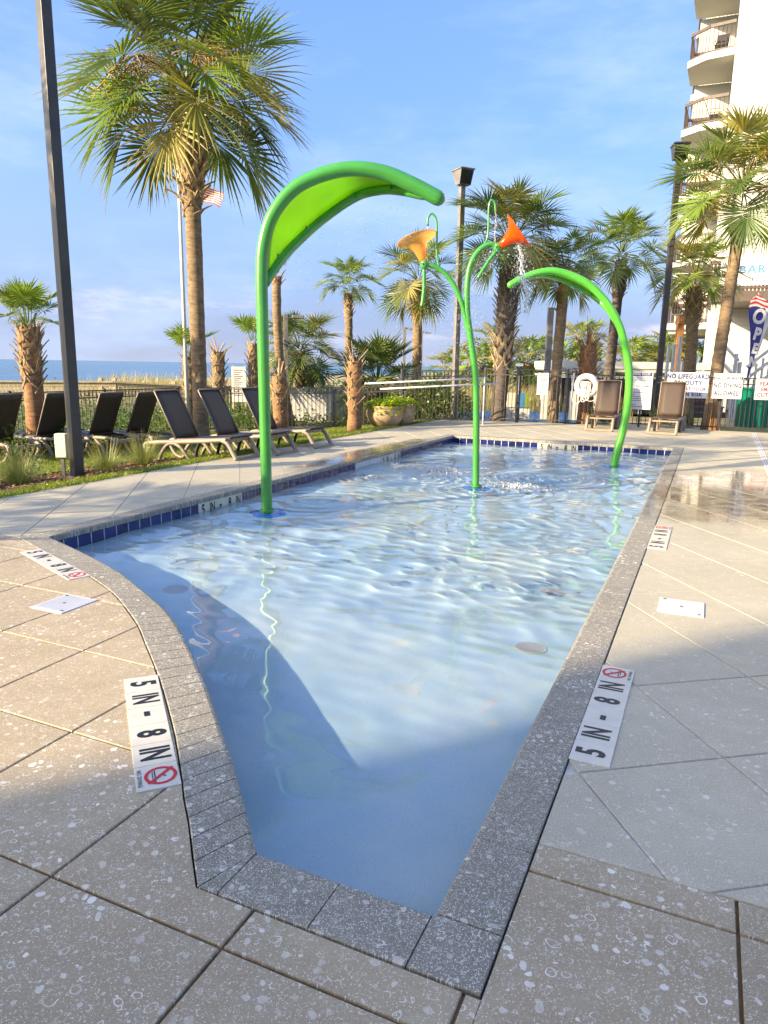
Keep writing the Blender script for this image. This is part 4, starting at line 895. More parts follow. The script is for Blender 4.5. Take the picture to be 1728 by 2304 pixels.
# ------------------------------------------------------------------ palms
def with_tip(me, tips):
    a = me.attributes.new('tip', 'FLOAT', 'POINT'); a.data.foreach_set('value', np.array(tips, dtype=np.float32)); return me
_fr = {}
def frond_mesh(elev, variant, seg, mat, pet=.50, blade=.52, stiff=1.0, spread=135):
    """costapalmate fan leaf of reach about 1, built with its real droop, pointing to +X"""
    key = (elev, variant, seg, mat.name, pet, blade, stiff, spread)
    if key in _fr: return _fr[key]
    r = random.Random(hash((elev, variant, seg)) & 0xffff); V, F, T = [], [], []
    e0 = R(elev); p = Vector((0, 0, 0)); th = e0; path = [p.copy()]; bend = (.34 if elev > 30 else .48)*r.uniform(.7, 1.25)/stiff
    N = 7
    for i in range(N):
        th -= bend/N*(.4+1.2*i/N); p = p+Vector((math.cos(th), 0, math.sin(th)))*pet/N; path.append(p.copy())
    mb = MB(); mb.tube(path, [.016-.009*i/N for i in range(N+1)], 4, flat=.6); V += mb.V; F += mb.F; T += [0.0]*len(mb.V)
    costa = [p.copy()]; dirs = [Vector((math.cos(th), 0, math.sin(th)))]
    for i in range(5):
        th -= .10/stiff*r.uniform(.7, 1.3); p = p+Vector((math.cos(th), 0, math.sin(th)))*.045; costa.append(p.copy()); dirs.append(Vector((math.cos(th), 0, math.sin(th))))
    side = Vector((0, 1, 0)); twist = r.uniform(-.35, .35)
    for k in range(seg):
        u = -1+2*k/(seg-1); au = abs(u); c = 5*(1-au)**.8; j = min(int(c), 4); b = costa[j].lerp(costa[j+1], c-j); d = dirs[j].lerp(dirs[j+1], c-j).normalized()
        nrm = d.cross(side).normalized()*-1; nrm = nrm if nrm.z > 0 or elev > 70 else -nrm
        s2 = (side*math.cos(twist)+nrm*math.sin(twist))
        phi = R(spread)*u+r.uniform(-.03, .03); dirv = (d*math.cos(phi)+s2*math.sin(phi)+nrm*(.30*abs(math.sin(phi))+r.uniform(-.04, .06))).normalized()
        l = blade*(1-.28*au*au)*r.uniform(.88, 1.08); g = r.uniform(.02, .12)/stiff*(1+.4*au)
        if r.random() < .10: g *= 3.0
        w0 = R(2*spread)/seg*l*.90; acr = dirv.cross(nrm).normalized(); fold = acr.cross(dirv).normalized()
        n0 = len(V)
        rows = ((.0, .06), (.26, .78), (.44, .95), (.72, .46))
        for t, w in rows:
            q = b+dirv*l*t+Vector((0, 0, -g*l*t*t)); hw = w0*.5*w*(.45 if t < .05 else 1)*.62
            V += [q-acr*hw, q+fold*hw*.55, q+acr*hw]; T += [t*.9]*3
        q = b+dirv*l+Vector((0, 0, -g*l*1.35)); V.append(q); T.append(1.0)
        for i in range(3):
            a = n0+i*3; F += [(a, a+1, a+4, a+3), (a+1, a+2, a+5, a+4)]
        a = n0+9; F += [(a, a+1, n0+12), (a+1, a+2, n0+12)]
    me = with_tip(mesh_of('frond', V, F, mat), T); _fr[key] = me; return me
def boot_mesh(mat):
    key = ('boot', mat.name)
    if key not in _fr:
        # split leaf base: two legs hugging the trunk that join into a cut stub standing off it; local +X points away from the trunk
        m = MB()
        for sg in (-1, 1): m.tube([(.0, .17*sg, -.16), (.012, .11*sg, -.06), (.035, .045*sg, .06), (.065, .012*sg, .18)], [.030, .034, .034, .030], 5, flat=.45, upv=(1, 0, 0))
        m.tube([(.055, 0, .14), (.10, 0, .26), (.155, 0, .37)], [.042, .038, .030], 5, flat=.45, upv=(1, 0, 0))
        _fr[key] = mesh_of('boot', m.V, m.F, mat)
    return _fr[key]
def stalk_mesh(variant):
    key = ('stalk', variant)
    if key not in _fr:
        r = random.Random(50+variant); m = MB(); P = spline([(0, 0, 0), (.35, .02, .25), (.7, r.uniform(-.1, .1), .22), (1.0, r.uniform(-.15, .15), -.05)], 5); m.tube(P, [.010]*len(P), 4)
        for i in range(5, len(P), 1):
            for q in range(5):
                d = Vector((r.uniform(-.2, .6), r.uniform(-1, 1), r.uniform(-.9, .4))).normalized()*r.uniform(.10, .24); e = P[i]+d
                m.tube([P[i], P[i]+d*.6, e+Vector((0, 0, -.03))], [.0045, .0035, .002], 3)
        _fr[key] = mesh_of('flower_stalk', m.V, m.F, MAT['stalk'])
    return _fr[key]
def palm(label, base, top, r0, r1, crown_r, n, group, seed, boots=(), bark_='bark', elevs=(82, 62, 42, 22, 2, -18, -38), seg=34, mats=('frond', 'frond', 'frond_y'), az=None, stalks=0, flare=1.25, bulge=None, dead=0, weights=None, stiff=1.0, kink=0.0, name='palm_tree', cz=0.0, pet=.50, blade=.52):
    r = random.Random(seed); base = Vector(base); top = Vector(top)-base; root = empty(name, base); tag(root, label, 'palm tree', group)
    N = max(10, int(top.length/.12)); pts, rad = [], []; h = top.z
    for i in range(N+1):
        f = i/N; p = top*f; p.x += kink*math.sin(math.pi*f)+r.uniform(-1, 1)*r0*.035; p.y += r.uniform(-1, 1)*r0*.035; pts.append(p)
        q = r0+(r1-r0)*f+(flare-1)*r0*math.exp(-f*h/.35)
        if bulge:
            for z0, z1, rb in bulge:
                zz = p.z+base.z; w = .16
                k_ = min(max((zz-z0)/w, 0), 1)*min(max((z1-zz)/w, 0), 1); q = q+(rb-q)*k_
        rad.append(q*(1+.035*(i % 2)-.02+r.uniform(-.025, .025)))
    pts[0].z -= .15
    MB().tube(pts, rad, 14).build('trunk', MAT[bark_], root, smooth=True)
    cz_ = top+Vector((0, 0, cz))
    for (z0, z1, nb, sc, bm, out_) in boots:
        me = boot_mesh(MAT[bm])
        for k in range(nb):
            z = z0+(z1-z0)*(k+.5)/nb-base.z; f = min(max(z/max(h, .01), 0), 1); j = min(int(f*N), N); c = pts[j].copy(); c.z = z; a = k*2.39996+r.uniform(-.15, .15)
            q = rad[j]*.86; s_ = sc*r.uniform(.8, 1.15); o = link('boot', me, root, loc=c+Vector((math.cos(a)*q, math.sin(a)*q, 0)), rot=(r.uniform(-.12, .12), r.uniform(-.05, .25)+out_, a), scale=(s_, s_, s_*r.uniform(.8, 1.15)))
    for k in range(n):
        f = (k+.5)/n; e = elevs[min(int(f*len(elevs)), len(elevs)-1)]; v = k % 2
        a = k*2.39996+r.uniform(-.25, .25)
        if az is not None: a = r.uniform(*az)
        mt = mats[k % len(mats)] if e > -30 else mats[-1]
        me = frond_mesh(e, v, seg, MAT[mt], pet=pet, blade=blade, stiff=stiff); s_ = crown_r*r.uniform(.86, 1.08)*(.9 if e > 70 else 1)
        link('frond', me, root, loc=cz_+Vector((math.cos(a)*r1*.5, math.sin(a)*r1*.5, .12*crown_r*(e/80))), rot=(r.uniform(-.14, .14), r.uniform(-.12, .12), a), scale=(s_,)*3)
    for k in range(dead):
        a = r.uniform(0, 6.28); me = frond_mesh(-55, k % 2, max(16, seg-10), MAT['frond_dead'], pet=pet, blade=blade); s_ = crown_r*r.uniform(.6, .8); link('dead_frond', me, root, loc=cz_+Vector((0, 0, -.1)), rot=(r.uniform(-.2, .2), r.uniform(0, .3), a), scale=(s_,)*3)
    for k in range(stalks):
        a = r.uniform(0, 6.28); s_ = crown_r*r.uniform(.55, .8); link('flower_stalk', stalk_mesh(k % 3), root, loc=cz_+Vector((0, 0, .05)), rot=(0, r.uniform(-.5, .5), a), scale=(s_,)*3)
    return root
E5 = (82, 62, 42, 22, 2); E7 = (82, 62, 42, 22, 2, -18, -38)
GP = 'sabal palms beyond the lawn and fence'
palm('big full sabal palm towering over the loungers on the left', (-3.86, 14.95, -.15), (-3.88, 14.95, 5.75), .155, .16, 2.2, 38, GP, 1, boots=((4.35, 4.9, 10, 1.0, 'boot', .5), (4.8, 6.3, 64, .95, 'boot', .14)), elevs=(80, 66, 54, 42, 30, 18, 6, -5, -15), seg=44, pet=.50, blade=.56, mats=('frond', 'frond_y', 'frond', 'frond_new', 'frond'), stalks=16, bulge=((4.75, 6.6, .24),), cz=.72)
palm('short stout young palm at the left frame edge', (-6.62, 13.5, -.15), (-6.62, 13.5, 2.05), .165, .15, .84, 16, GP, 2, boots=((.95, 1.35, 9, .75, 'boot', .1), (1.3, 2.1, 40, .62, 'boot', .15)), bark_='bark_red', elevs=(84, 76, 64, 48, 20), seg=30, mats=('frond_new', 'frond_new', 'frond_new', 'frond'), stiff=1.5, bulge=((1.05, 2.2, .19),), cz=.0)
palm('tall thin curved trunk rising behind the tall green leaf', (-2.62, 19.6, -.15), (-2.93, 19.6, 3.72), .125, .115, .75, 7, GP, 3, boots=((3.5, 3.8, 10, .5, 'boot_red', .3),), elevs=(86, 80), az=(-.8, .8), seg=24, kink=-.12, stiff=2.0)
palm('bushy round palm with a short trunk behind the slim grey pole', (-2.59, 22, -.17), (-2.62, 22, 1.85), .16, .17, 1.28, 34, GP, 4, boots=((.6, 1.9, 26, .7, 'boot', .15),), seg=32, mats=('frond', 'frond_y', 'frond', 'frond_dark'), stalks=6, elevs=(80, 60, 42, 24, 6, -14, -34))
palm('small round headed palm standing alone in the sky near the planter', (-1.20, 24, -.17), (-1.28, 24, 3.72), .135, .13, 1.05, 20, GP, 5, boots=((3.0, 3.75, 22, .55, 'boot', .15),), seg=28, mats=('frond', 'frond_new', 'frond'), elevs=E5, cz=.25)
palm('dark green shrubby palm behind the planter', (-.28, 22, -.17), (-.28, 22, .95), .22, .22, 1.42, 38, GP, 6, boots=((.2, 1.0, 14, .7, 'boot_dark', .2),), bark_='bark_dark', seg=26, mats=('frond_dark', 'frond_dark', 'frond'), stiff=1.8, elevs=(80, 65, 50, 35, 20, 5, -10))
palm('palm with a pale collar of leaf bases behind the amber funnel', (1.03, 24, -.17), (.97, 24, 4.0), .16, .15, 1.42, 24, GP, 7, boots=((3.0, 3.3, 9, .8, 'boot', .6), (3.2, 4.05, 26, .6, 'boot', .2)), bark_='bark', seg=30, mats=('frond', 'frond_new', 'frond', 'frond_y'), elevs=E7, cz=.15, bulge=((3.15, 4.2, .2),))
palm('large palm with a thick shaggy trunk behind the orange funnel', (3.12, 19.9, 0), (3.26, 19.9, 4.45), .20, .26, 1.68, 34, GP, 8, boots=((1.45, 2.35, 30, 1.0, 'boot', .12), (2.5, 4.4, 130, .62, 'boot_dark', .12)), bark_='bark_dark', seg=38, mats=('frond', 'frond_new', 'frond', 'frond_y'), elevs=(82, 66, 52, 38, 24, 10, -4, -18), stalks=4, flare=1.1, bulge=((2.55, 4.4, .27),), cz=.2)
palm('palm with a bare grey trunk right of the gate', (4.60, 19.75, 0), (4.74, 20.0, 3.75), .135, .15, 1.12, 24, GP, 9, boots=((3.35, 3.85, 14, .6, 'boot_red', .2),), seg=32, mats=('frond_y', 'frond', 'frond_new'), elevs=(78, 60, 42, 24, 6, -12, -26), stalks=4, cz=.3)
palm('palm with a dark pineapple of leaf bases left of the hotel', (7.02, 23, -.1), (7.18, 23, 4.75), .16, .15, 1.40, 24, GP, 10, boots=((3.65, 4.8, 46, .6, 'boot_dark', .2),), bark_='bark_dark', seg=32, mats=('frond', 'frond_new', 'frond'), elevs=(82, 65, 48, 30, 10, -10), bulge=((3.7, 4.6, .22),), cz=.15)
palm('smaller palm with a hanging fresh frond in front of the hotel', (9.46, 22.5, -.1), (9.30, 22.5, 3.95), .175, .17, 1.35, 26, GP, 11, boots=((2.75, 4.0, 36, .72, 'boot', .15),), bark_='bark', seg=32, mats=('frond', 'frond_y', 'frond_new'), elevs=(80, 60, 42, 24, 6, -10), dead=3, cz=.3, bulge=((2.8, 4.0, .23),))
palm('big palm with a long smooth trunk at the right frame edge', (8.85, 19.6, -.05), (9.10, 19.6, 5.1), .165, .15, 1.95, 32, GP, 12, boots=((4.85, 5.2, 10, .7, 'boot_red', .3),), seg=40, mats=('frond', 'frond_new', 'frond', 'frond_y'), elevs=(84, 70, 56, 42, 28, 14, 2, -8), stalks=10, cz=.85)
# young palms with their leaves cut back
def cut_palm(label, base, z_boot0, z_top, r, seed, bark_='bark', bm='boot', spikes=12, green=0, sl=.55, tilt=0.0):
    p = palm(label, base, (base[0]+tilt, base[1], z_top), r*.85, r*.8, .8, green, 'young palms with cut leaves', seed, boots=((z_boot0, z_top, int((z_top-z_boot0)*26), r/.19*.72, bm, .18),), bark_=bark_, elevs=(84, 72, 55), seg=22, mats=('frond_new',), stiff=1.6, bulge=((z_boot0, z_top+.2, r),), name='cut_back_palm')
    rr = random.Random(seed)
    for k in range(spikes):
        a = rr.uniform(0, 6.28); e = rr.uniform(.55, 1.45); L = sl*rr.uniform(.6, 1.1); d = Vector((math.cos(a)*math.cos(e), math.sin(a)*math.cos(e), math.sin(e))); q = Vector((tilt, 0, z_top-base[2]-.1))
        m = MB(); m.tube([q, q+d*L*.6, q+d*L], [.022, .016, .010], 4, flat=.5); m.build('cut_stalk', MAT[bm], p)
    return p
cut_palm('cut back young palm just right of the big trunk', (-4.55, 19.6, -.17), .55, 1.75, .17, 31, sl=.6)
cut_palm('thin young palm with a green tuft left of the tall green post', (-3.66, 20, -.17), .35, 2.0, .15, 32, green=10, spikes=2)
cut_palm('young palm with a green tuft beside the flagpole', (-5.02, 18.4, -.17), .35, 1.6, .15, 33, green=10, spikes=3)
cut_palm('cut back young palm against the fence right of the tall green post', (-2.72, 18.35, -.1), .35, 1.15, .18, 34, bark_='bark_red', sl=.62)
cut_palm('cut back young palm left of the clay planter', (-.76, 17.35, -.05), .35, 1.55, .17, 35, bark_='bark_red', sl=.66)
cut_palm('cut back palm with bristling stalks behind the life ring', (5.63, 20.2, 0), .9, 2.1, .23, 36, bark_='bark_red', bm='boot_red', spikes=18, sl=.85, tilt=-.05)
# palms outside the frame on the left whose shadows cross the deck
palm('low young palm out of frame on the left beside the deck', (-9.4, 4.0, -.15), (-9.4, 4.0, 2.0), .2, .18, 1.4, 22, GP, 42, seg=24, elevs=E5)
palm('second tall palm out of frame on the left', (-12.5, 5.2, -.15), (-12.5, 5.2, 6.5), .17, .17, 1.8, 22, GP, 43, seg=24, elevs=E7)
# hedge of far palms
rr = random.Random(77)
far = [(3.2, 36, 1.1, 1.5), (4.6, 35, 1.5, 1.5), (5.6, 37, 2.5, 1.5), (6.9, 36, 1.7, 1.5), (8.0, 38, 1.9, 1.5), (9.2, 36, 1.4, 1.5), (10.4, 40, 3.0, 1.3), (11.6, 42, 3.1, 1.3), (12.6, 38, 1.7, 1.6), (13.6, 40, 1.9, 1.6), (14.6, 38, 1.8, 1.5), (15.6, 41, 2.6, 1.5), (17.0, 40, 3.2, 1.4), (16.2, 44, 1.9, 1.6)]
far_l = ['leftmost low palm of the far hedge', 'yellowish palm of the far hedge behind the shaggy trunk', 'tallest palm at the left of the far hedge', 'palm of the far hedge seen between the two trunks', 'palm of the far hedge left of the bare grey trunk', 'low palm of the far hedge behind the bare grey trunk', 'slim far palm standing above the low white roof', 'far palm with a round head behind the bristling cut palm', 'far palm right of the green arch, left of three', 'far palm right of the green arch, middle of three', 'far palm right of the green arch, right of three', 'far palm beside the tall dark light pole', 'tall far palm behind the lowest hotel balcony', 'far palm low behind the low white building']
for i, ((x, y, zt_, cr), lb) in enumerate(zip(far, far_l)):
    palm(lb, (x, y, -.2), (x+rr.uniform(-.2, .2), y, zt_), .17, .16, cr, 22, 'far palm hedge', 100+i, seg=16, mats=('frond_new', 'frond_y', 'frond'), elevs=(80, 55, 30, 5, -20, -40), bark_='bark_red' if i % 3 == 0 else 'bark_dark', dead=2)

# ------------------------------------------------------------------ lawn, beds, ground cover
def lawn_sheet():
    m = MB(); n = 14; ts = [LAWN_T+(12.7-LAWN_T)*i/n for i in range(n+1)]; sv = [-3, 2, 5, 8, 11, 14, 16, 17.5, 19.2]
    for s in sv:
        for t in ts: tt_ = t if s < 14.5 else LAWN_T+(t-LAWN_T)*max(.02, (19.3-s)/5.2); m.V.append(W(s, tt_, lawn_z(tt_)+(0 if tt_ > LAWN_T+.01 else -.01)))
    k = n+1; m.F = [(i*k+j, (i+1)*k+j, (i+1)*k+j+1, i*k+j+1) for i in range(len(sv)-1) for j in range(n)]
    return m
tag(lawn_sheet().build('lawn', MAT['soil'], smooth=True), kind='structure')
def blades(name, mat, pts, hgt, wid, seed, lean=.5, label=None, cat=None, kind='stuff', segs=1, parent=None):
    r = np.random.RandomState(seed); P = np.array(pts); n = len(P); a = r.rand(n)*6.283; h = hgt[0]+(hgt[1]-hgt[0])*r.rand(n); w = wid*(.6+.8*r.rand(n)); la = r.rand(n)*6.283; lm = lean*h*(.3+r.rand(n))
    sd_ = np.stack([np.cos(a), np.sin(a), np.zeros(n)], -1)*w[:, None]/2; tip = P+np.stack([np.cos(la)*lm, np.sin(la)*lm, h], -1); mid = P+np.stack([np.cos(la)*lm*.3, np.sin(la)*lm*.3, h*.6], -1)
    V = np.stack([P-sd_, P+sd_, mid+sd_*.75, mid-sd_*.75, tip], 1).reshape(-1, 3); b = np.arange(n)*5
    F = np.stack([b, b+1, b+2, b+3], -1).tolist()+np.stack([b+3, b+2, b+4], -1).tolist()
    me = with_tip(mesh_of(name, V.tolist(), F, mat), np.tile([0, 0, .5, .5, 1.0], n)); o = link(name, me, parent); tag(o, label, cat, kind=kind); return o
r = np.random.RandomState(9)
BED = lambda s, t: (((s-7.35)/2.1)**2+((t-7.85)/.62)**2) < 1 or (((s-5.0)/2.6)**2+((t-8.0)/.75)**2) < 1
L_pts = []
while len(L_pts) < 60000:
    s, t = r.rand()*16+3.2, LAWN_T-.03+r.rand()**1.5*5.7
    lim = 12.6 if s < 14.5 else LAWN_T+4.9*max(.02, (19.3-s)/5.2)
    if t > lim or (BED(s, t) and r.rand() > .04): continue
    p = W(s, t, lawn_z(t)-.005); L_pts.append((p.x, p.y, p.z))
blades('lawn_grass', MAT['grass'], L_pts, (.035, .085), .012, 1, 1.0, 'short sunlit lawn between the deck and the fence', 'grass')
bed = MB()
for cs, ct, a_, b_ in ((7.35, 7.85, 2.1, .62), (5.0, 8.0, 2.6, .75)):
    n = 40; ring = [(cs+a_*math.cos(2*math.pi*k/n)*(1+.05*math.sin(5*k)), ct+b_*math.sin(2*math.pi*k/n)*(1+.07*math.sin(3*k))) for k in range(n)]
    bed.add([W(cs, ct, lawn_z(ct)+.05)]+[W(a, b, lawn_z(b)+.012+(.004 if cs > 6 else 0)) for a, b in ring], [(0, 1+k, 1+(k+1) % n) for k in range(n)])
tag(bed.build('mulch_bed', MAT['mulch'], smooth=True), kind='structure')
chips = MB(); rr = random.Random(3); cnt = 0
while cnt < 2600:
    s, t = rr.uniform(2.6, 9.4), rr.uniform(7.0, 8.8)
    if not BED(s, t): continue
    cnt += 1; p = W(s, t, lawn_z(t)+.045); d = Vector((rr.uniform(-1, 1), rr.uniform(-1, 1), rr.uniform(-.25, .25))).normalized()*rr.uniform(.02, .05); e = d.cross(Vector((0, 0, 1))).normalized()*rr.uniform(.006, .014); u = Vector((0, 0, rr.uniform(.004, .02)))
    chips.add([p-d-e, p+d-e, p+d+e+u, p-d+e+u], [(0, 1, 2, 3)])
tag(chips.build('mulch_chips', MAT['chip']), 'brown bark chips covering the bed by the light pole', 'mulch', kind='stuff')
def tuft(label, s, t, n, h, spread, seed, mat='tuft', fall=.9):
    r = random.Random(seed); p = W(s, t, lawn_z(t)); root = empty('ornamental_grass', p); tag(root, label, 'grass clump', 'ornamental grass clumps in the mulch bed')
    V, F, T = [], [], []
    for k in range(n):
        a = r.uniform(0, 6.28); e = r.uniform(.5, 1.4); L = h*r.uniform(.6, 1.15); q = Vector((math.cos(a), math.sin(a), 0)); b = q*r.uniform(0, spread*.2); sd_ = Vector((-q.y, q.x, 0))*r.uniform(.002, .004); n0 = len(V)
        for i in range(5):
            f = i/4; c = b+q*math.cos(e)*L*f+Vector((0, 0, math.sin(e)*L*f-fall*L*f*f*math.cos(e)*.55)); w = 1-f*.85; V += [c-sd_*w, c+sd_*w]; T += [f, f]
        F += [(n0+2*i, n0+2*i+1, n0+2*i+3, n0+2*i+2) for i in range(4)]
    link('blades', with_tip(mesh_of('blades', V, F, MAT[mat]), T), root)
tuft('wispy grass clump left of the thick light pole', 6.35, 8.05, 700, .62, .6, 1); tuft('wispy grass clump just right of the thick light pole', 7.75, 7.95, 600, .55, .6, 2); tuft('wispy grass clump behind the nearest lounger foot', 8.55, 8.0, 700, .62, .6, 3); tuft('grass clump against the foot of the big palm trunk', 12.6, 9.3, 260, .6, .4, 4, 'shrub_leaf', .3)
def leafy(name, label, c, dims, n, leaf, mat, seed, group=None, stems=6, cat='shrub', parent=None):
    r = random.Random(seed); root = empty(name, c); tag(root, label, cat, group); V, F, T = [], [], []
    for k in range(n):
        while True:
            p = Vector((r.uniform(-1, 1), r.uniform(-1, 1), r.uniform(0, 1)))
            if p.x*p.x+p.y*p.y+(p.z*1.0)**2 < 1 and r.random() < .35+.65*p.length: break
        p = Vector((p.x*dims[0], p.y*dims[1], p.z*dims[2])); d = Vector((r.uniform(-1, 1), r.uniform(-1, 1), r.uniform(-.5, .8))).normalized(); s_ = Vector((r.uniform(-1, 1), r.uniform(-1, 1), r.uniform(-.4, .4))); s_ = (s_-d*s_.dot(d)).normalized(); L = leaf*r.uniform(.6, 1.3); n0 = len(V)
        V += [p, p+d*L*.5+s_*L*.28, p+d*L, p+d*L*.5-s_*L*.28]; T += [0, .4, .8, .4]; F.append((n0, n0+1, n0+2, n0+3))
    link('foliage', with_tip(mesh_of('foliage', V, F, MAT[mat]), T), root)
    for k in range(stems):
        a = r.uniform(0, 6.28); m = MB(); m.tube([(0, 0, -.03), (math.cos(a)*dims[0]*.35, math.sin(a)*dims[1]*.35, dims[2]*.5), (math.cos(a)*dims[0]*.6, math.sin(a)*dims[1]*.6, dims[2]*.85)], [.008, .006, .003], 4); m.build('stem', MAT['bark'], root)
    return root
leafy('shrub', 'thin yellow-green shrub at the left edge of the mulch bed', W(5.5, 8.25, -.14), (.36, .36, .62), 420, .05, 'shrub_leaf', 1, 'small shrubs in the mulch bed', 9)
leafy('shrub', 'thin yellow-green shrub left of the cream box', W(6.75, 8.55, -.15), (.30, .30, .62), 420, .05, 'shrub_leaf', 2, 'small shrubs in the mulch bed', 9)
leafy('shrub', 'low leafy shrub at the left frame edge in the bed', W(5.3, 7.9, -.14), (.45, .3, .35), 420, .05, 'shrub_leaf', 3, 'small shrubs in the mulch bed', 6)
for i, (s, t, lb) in enumerate(((9.9, 11.2, 'bright shrub against the left fence behind the loungers'), (11.3, 11.1, 'bright shrub against the fence right of the thick light pole'), (12.6, 11.0, 'dark shrub against the fence behind the second lounger row'), (14.6, 10.5, 'low shrub by the fence behind the big palm'), (8.6, 11.3, 'leafy shrub by the fence at the left frame edge'))):
    leafy('shrub', lb, W(s, t, -.27), (.55, .5, .75), 700, .085, 'vine' if i % 2 else 'shrub_leaf', 20+i, 'shrubs along the left fence', 5)
m = MB(); m.box(-.075, .075, -.055, .055, .30, .62, .01); b_ = empty('utility_box', (-4.33, 9.5, lawn_z(7.6))); tag(b_, 'cream utility box mounted at the thick light pole', 'utility box'); m.build('box', MAT['cream_box'], b_); m = MB(); m.box(-.02, .02, -.02, .02, -.05, .30); m.build('stake', MAT['pole_grey'], b_)
# planter
pl = empty('planter', (-.02, 17.75, -.02)); tag(pl, 'round tan clay planter spilling lime green vines', 'planter')
m = MB(); m.lathe([(.001, 0), (.26, 0), (.36, .08), (.44, .22), (.455, .34), (.43, .44), (.46, .48), (.46, .52), (.40, .52), (.38, .46), (.001, .44)], 32); m.build('pot', MAT['terracotta'], pl, auto=40)
pl2 = empty('planter', (.36, 18.35, -.02)); tag(pl2, 'second tan clay planter half hidden behind the first', 'planter'); m = MB(); m.lathe([(.001, 0), (.24, 0), (.34, .08), (.40, .22), (.41, .34), (.39, .44), (.42, .48), (.42, .52), (.36, .52), (.35, .46), (.001, .44)], 32); m.build('pot', MAT['terracotta'], pl2, auto=40)
def vines(label, c, rad, seed, n):
    r = random.Random(seed); root = empty('vine_plant', c); tag(root, label, 'plant', 'lime vines in the planters'); V, F, T = [], [], []
    for k in range(n):
        a = r.uniform(0, 6.28); q = rad*math.sqrt(r.random())*1.06; over = max(0, q-rad*.95); z = .16*(1-(q/rad)**2*.7)*r.uniform(.3, 1.2)-over*r.uniform(.5, 4.5)
        if a > 4.2 and a < 5.6 and over > 0: z -= r.random()*.18
        p = Vector((q*math.cos(a), q*math.sin(a), z)); d = Vector((math.cos(a)+r.uniform(-1, 1), math.sin(a)+r.uniform(-1, 1), r.uniform(-.8, .7))).normalized(); s_ = d.cross(Vector((r.uniform(-.5, .5), r.uniform(-.5, .5), 1))).normalized(); L = r.uniform(.05, .11); n0 = len(V)
        V += [p, p+d*L*.35+s_*L*.42, p+d*L, p+d*L*.35-s_*L*.42]; T += [0, .2, .5, .2]; F.append((n0, n0+1, n0+2, n0+3))
    link('foliage', with_tip(mesh_of('foliage', V, F, MAT['lime_leaf']), T), root)
vines('lime green vine foliage heaped in the front planter', (-.02, 17.75, .50), .46, 1, 800); vines('lime green vine foliage in the rear planter', (.36, 18.35, .50), .44, 2, 600)
# ground cover vines and dune grass beyond the fence
vp = []; r = np.random.RandomState(4)
V, F, T = [], [], []; rr = random.Random(8)
while len(F) < 26000:
    s, t = rr.uniform(4, 21), rr.uniform(12.5, 21); f = rr.random()
    if rr.random() < .25: s, t = rr.uniform(13, 22), rr.uniform(8.2, 14)
    if t < 12.4-max(0, (s-14.2))*.9: continue
    p = W(s, t, -.29+abs(rr.gauss(0, .19))*(1+.02*(t-11)*4)); d = Vector((rr.uniform(-1, 1), rr.uniform(-1, 1), rr.uniform(-.2, .9))).normalized(); s_ = d.cross(Vector((rr.uniform(-.6, .6), rr.uniform(-.6, .6), 1))).normalized(); L = rr.uniform(.05, .12); n0 = len(V)
    V += [p, p+d*L*.4+s_*L*.4, p+d*L, p+d*L*.4-s_*L*.4]; T += [0, .4, .8, .4]; F.append((n0, n0+1, n0+2, n0+3))
o = link('beach_vines', with_tip(mesh_of('beach_vines', V, F, MAT['vine']), T)); tag(o, 'tangle of green beach vines beyond the fence', 'ground cover', kind='stuff')
pts = []; xs_ = r.uniform(-30, 5, 26000); ys_ = r.uniform(19, 44, 26000)
dd_ = xs_*SHN[0]+ys_*SHN[1]; tz = terrain_z(xs_, ys_)
for x, y, d, z in zip(xs_, ys_, dd_, tz):
    if x > -11.5+(y-24)*-.25 and ((d > 21 and d < 40) or (d > 12 and r.rand() < .30 and y > 27)): pts.append((x, y, z-.02))
blades('sea_oats', MAT['oats'], pts[:14000], (.35, 1.0), .022, 2, .35, 'tall tan sea oats on the dunes in front of the sea', 'dune grass')
pts = []
for k in range(9000):
    x, y = r.uniform(-2, 9), r.uniform(26, 40); pts.append((x, y, float(terrain_z(np.array(x), np.array(y)))))
blades('dune_grass', MAT['oats'], pts, (.4, 1.15), .02, 3, .4, 'yellow dune grass behind the gate', 'dune grass')
leafy('hedge', 'mixed green hedge growing along the ramp handrail', (1.2, 20.6, -.1), (1.5, .8, 1.25), 3200, .11, 'shrub_leaf', 61, None, 12, 'hedge')
leafy('hedge', 'low dark green bush behind the white wall', (-1.2, 24.5, -.1), (1.3, .8, 1.15), 1500, .10, 'vine', 62, None, 6, 'hedge')
for i, (x, y, z, lb) in enumerate(((6.05, 19.7, .0, 'spiky green plant below the life ring'), (7.6, 19.6, 0, 'spiky fan plant behind the pool rules sign'), (8.0, 19.4, 0, 'low spiky plant beside the lifeguard sign'), (-.2, 20.6, 0, 'spiky grass-like plant behind the planters'), (1.6, 21.5, 0.1, 'tall spiky plant behind the ramp handrail'))):
    root = empty('fan_plant', (x, y, z)); tag(root, lb, 'plant', 'spiky plants along the fence'); q = random.Random(i)
    for k in range(14): link('frond', frond_mesh((70, 50, 30)[k % 3], k % 2, 22, MAT[('frond_dark', 'frond', 'shrub_leaf')[k % 3]], pet=.3, blade=.6, stiff=1.8), root, rot=(0, 0, k*2.4), scale=((.7, .6, .45, .9, 1.3)[i]*q.uniform(.8, 1.1),)*3)
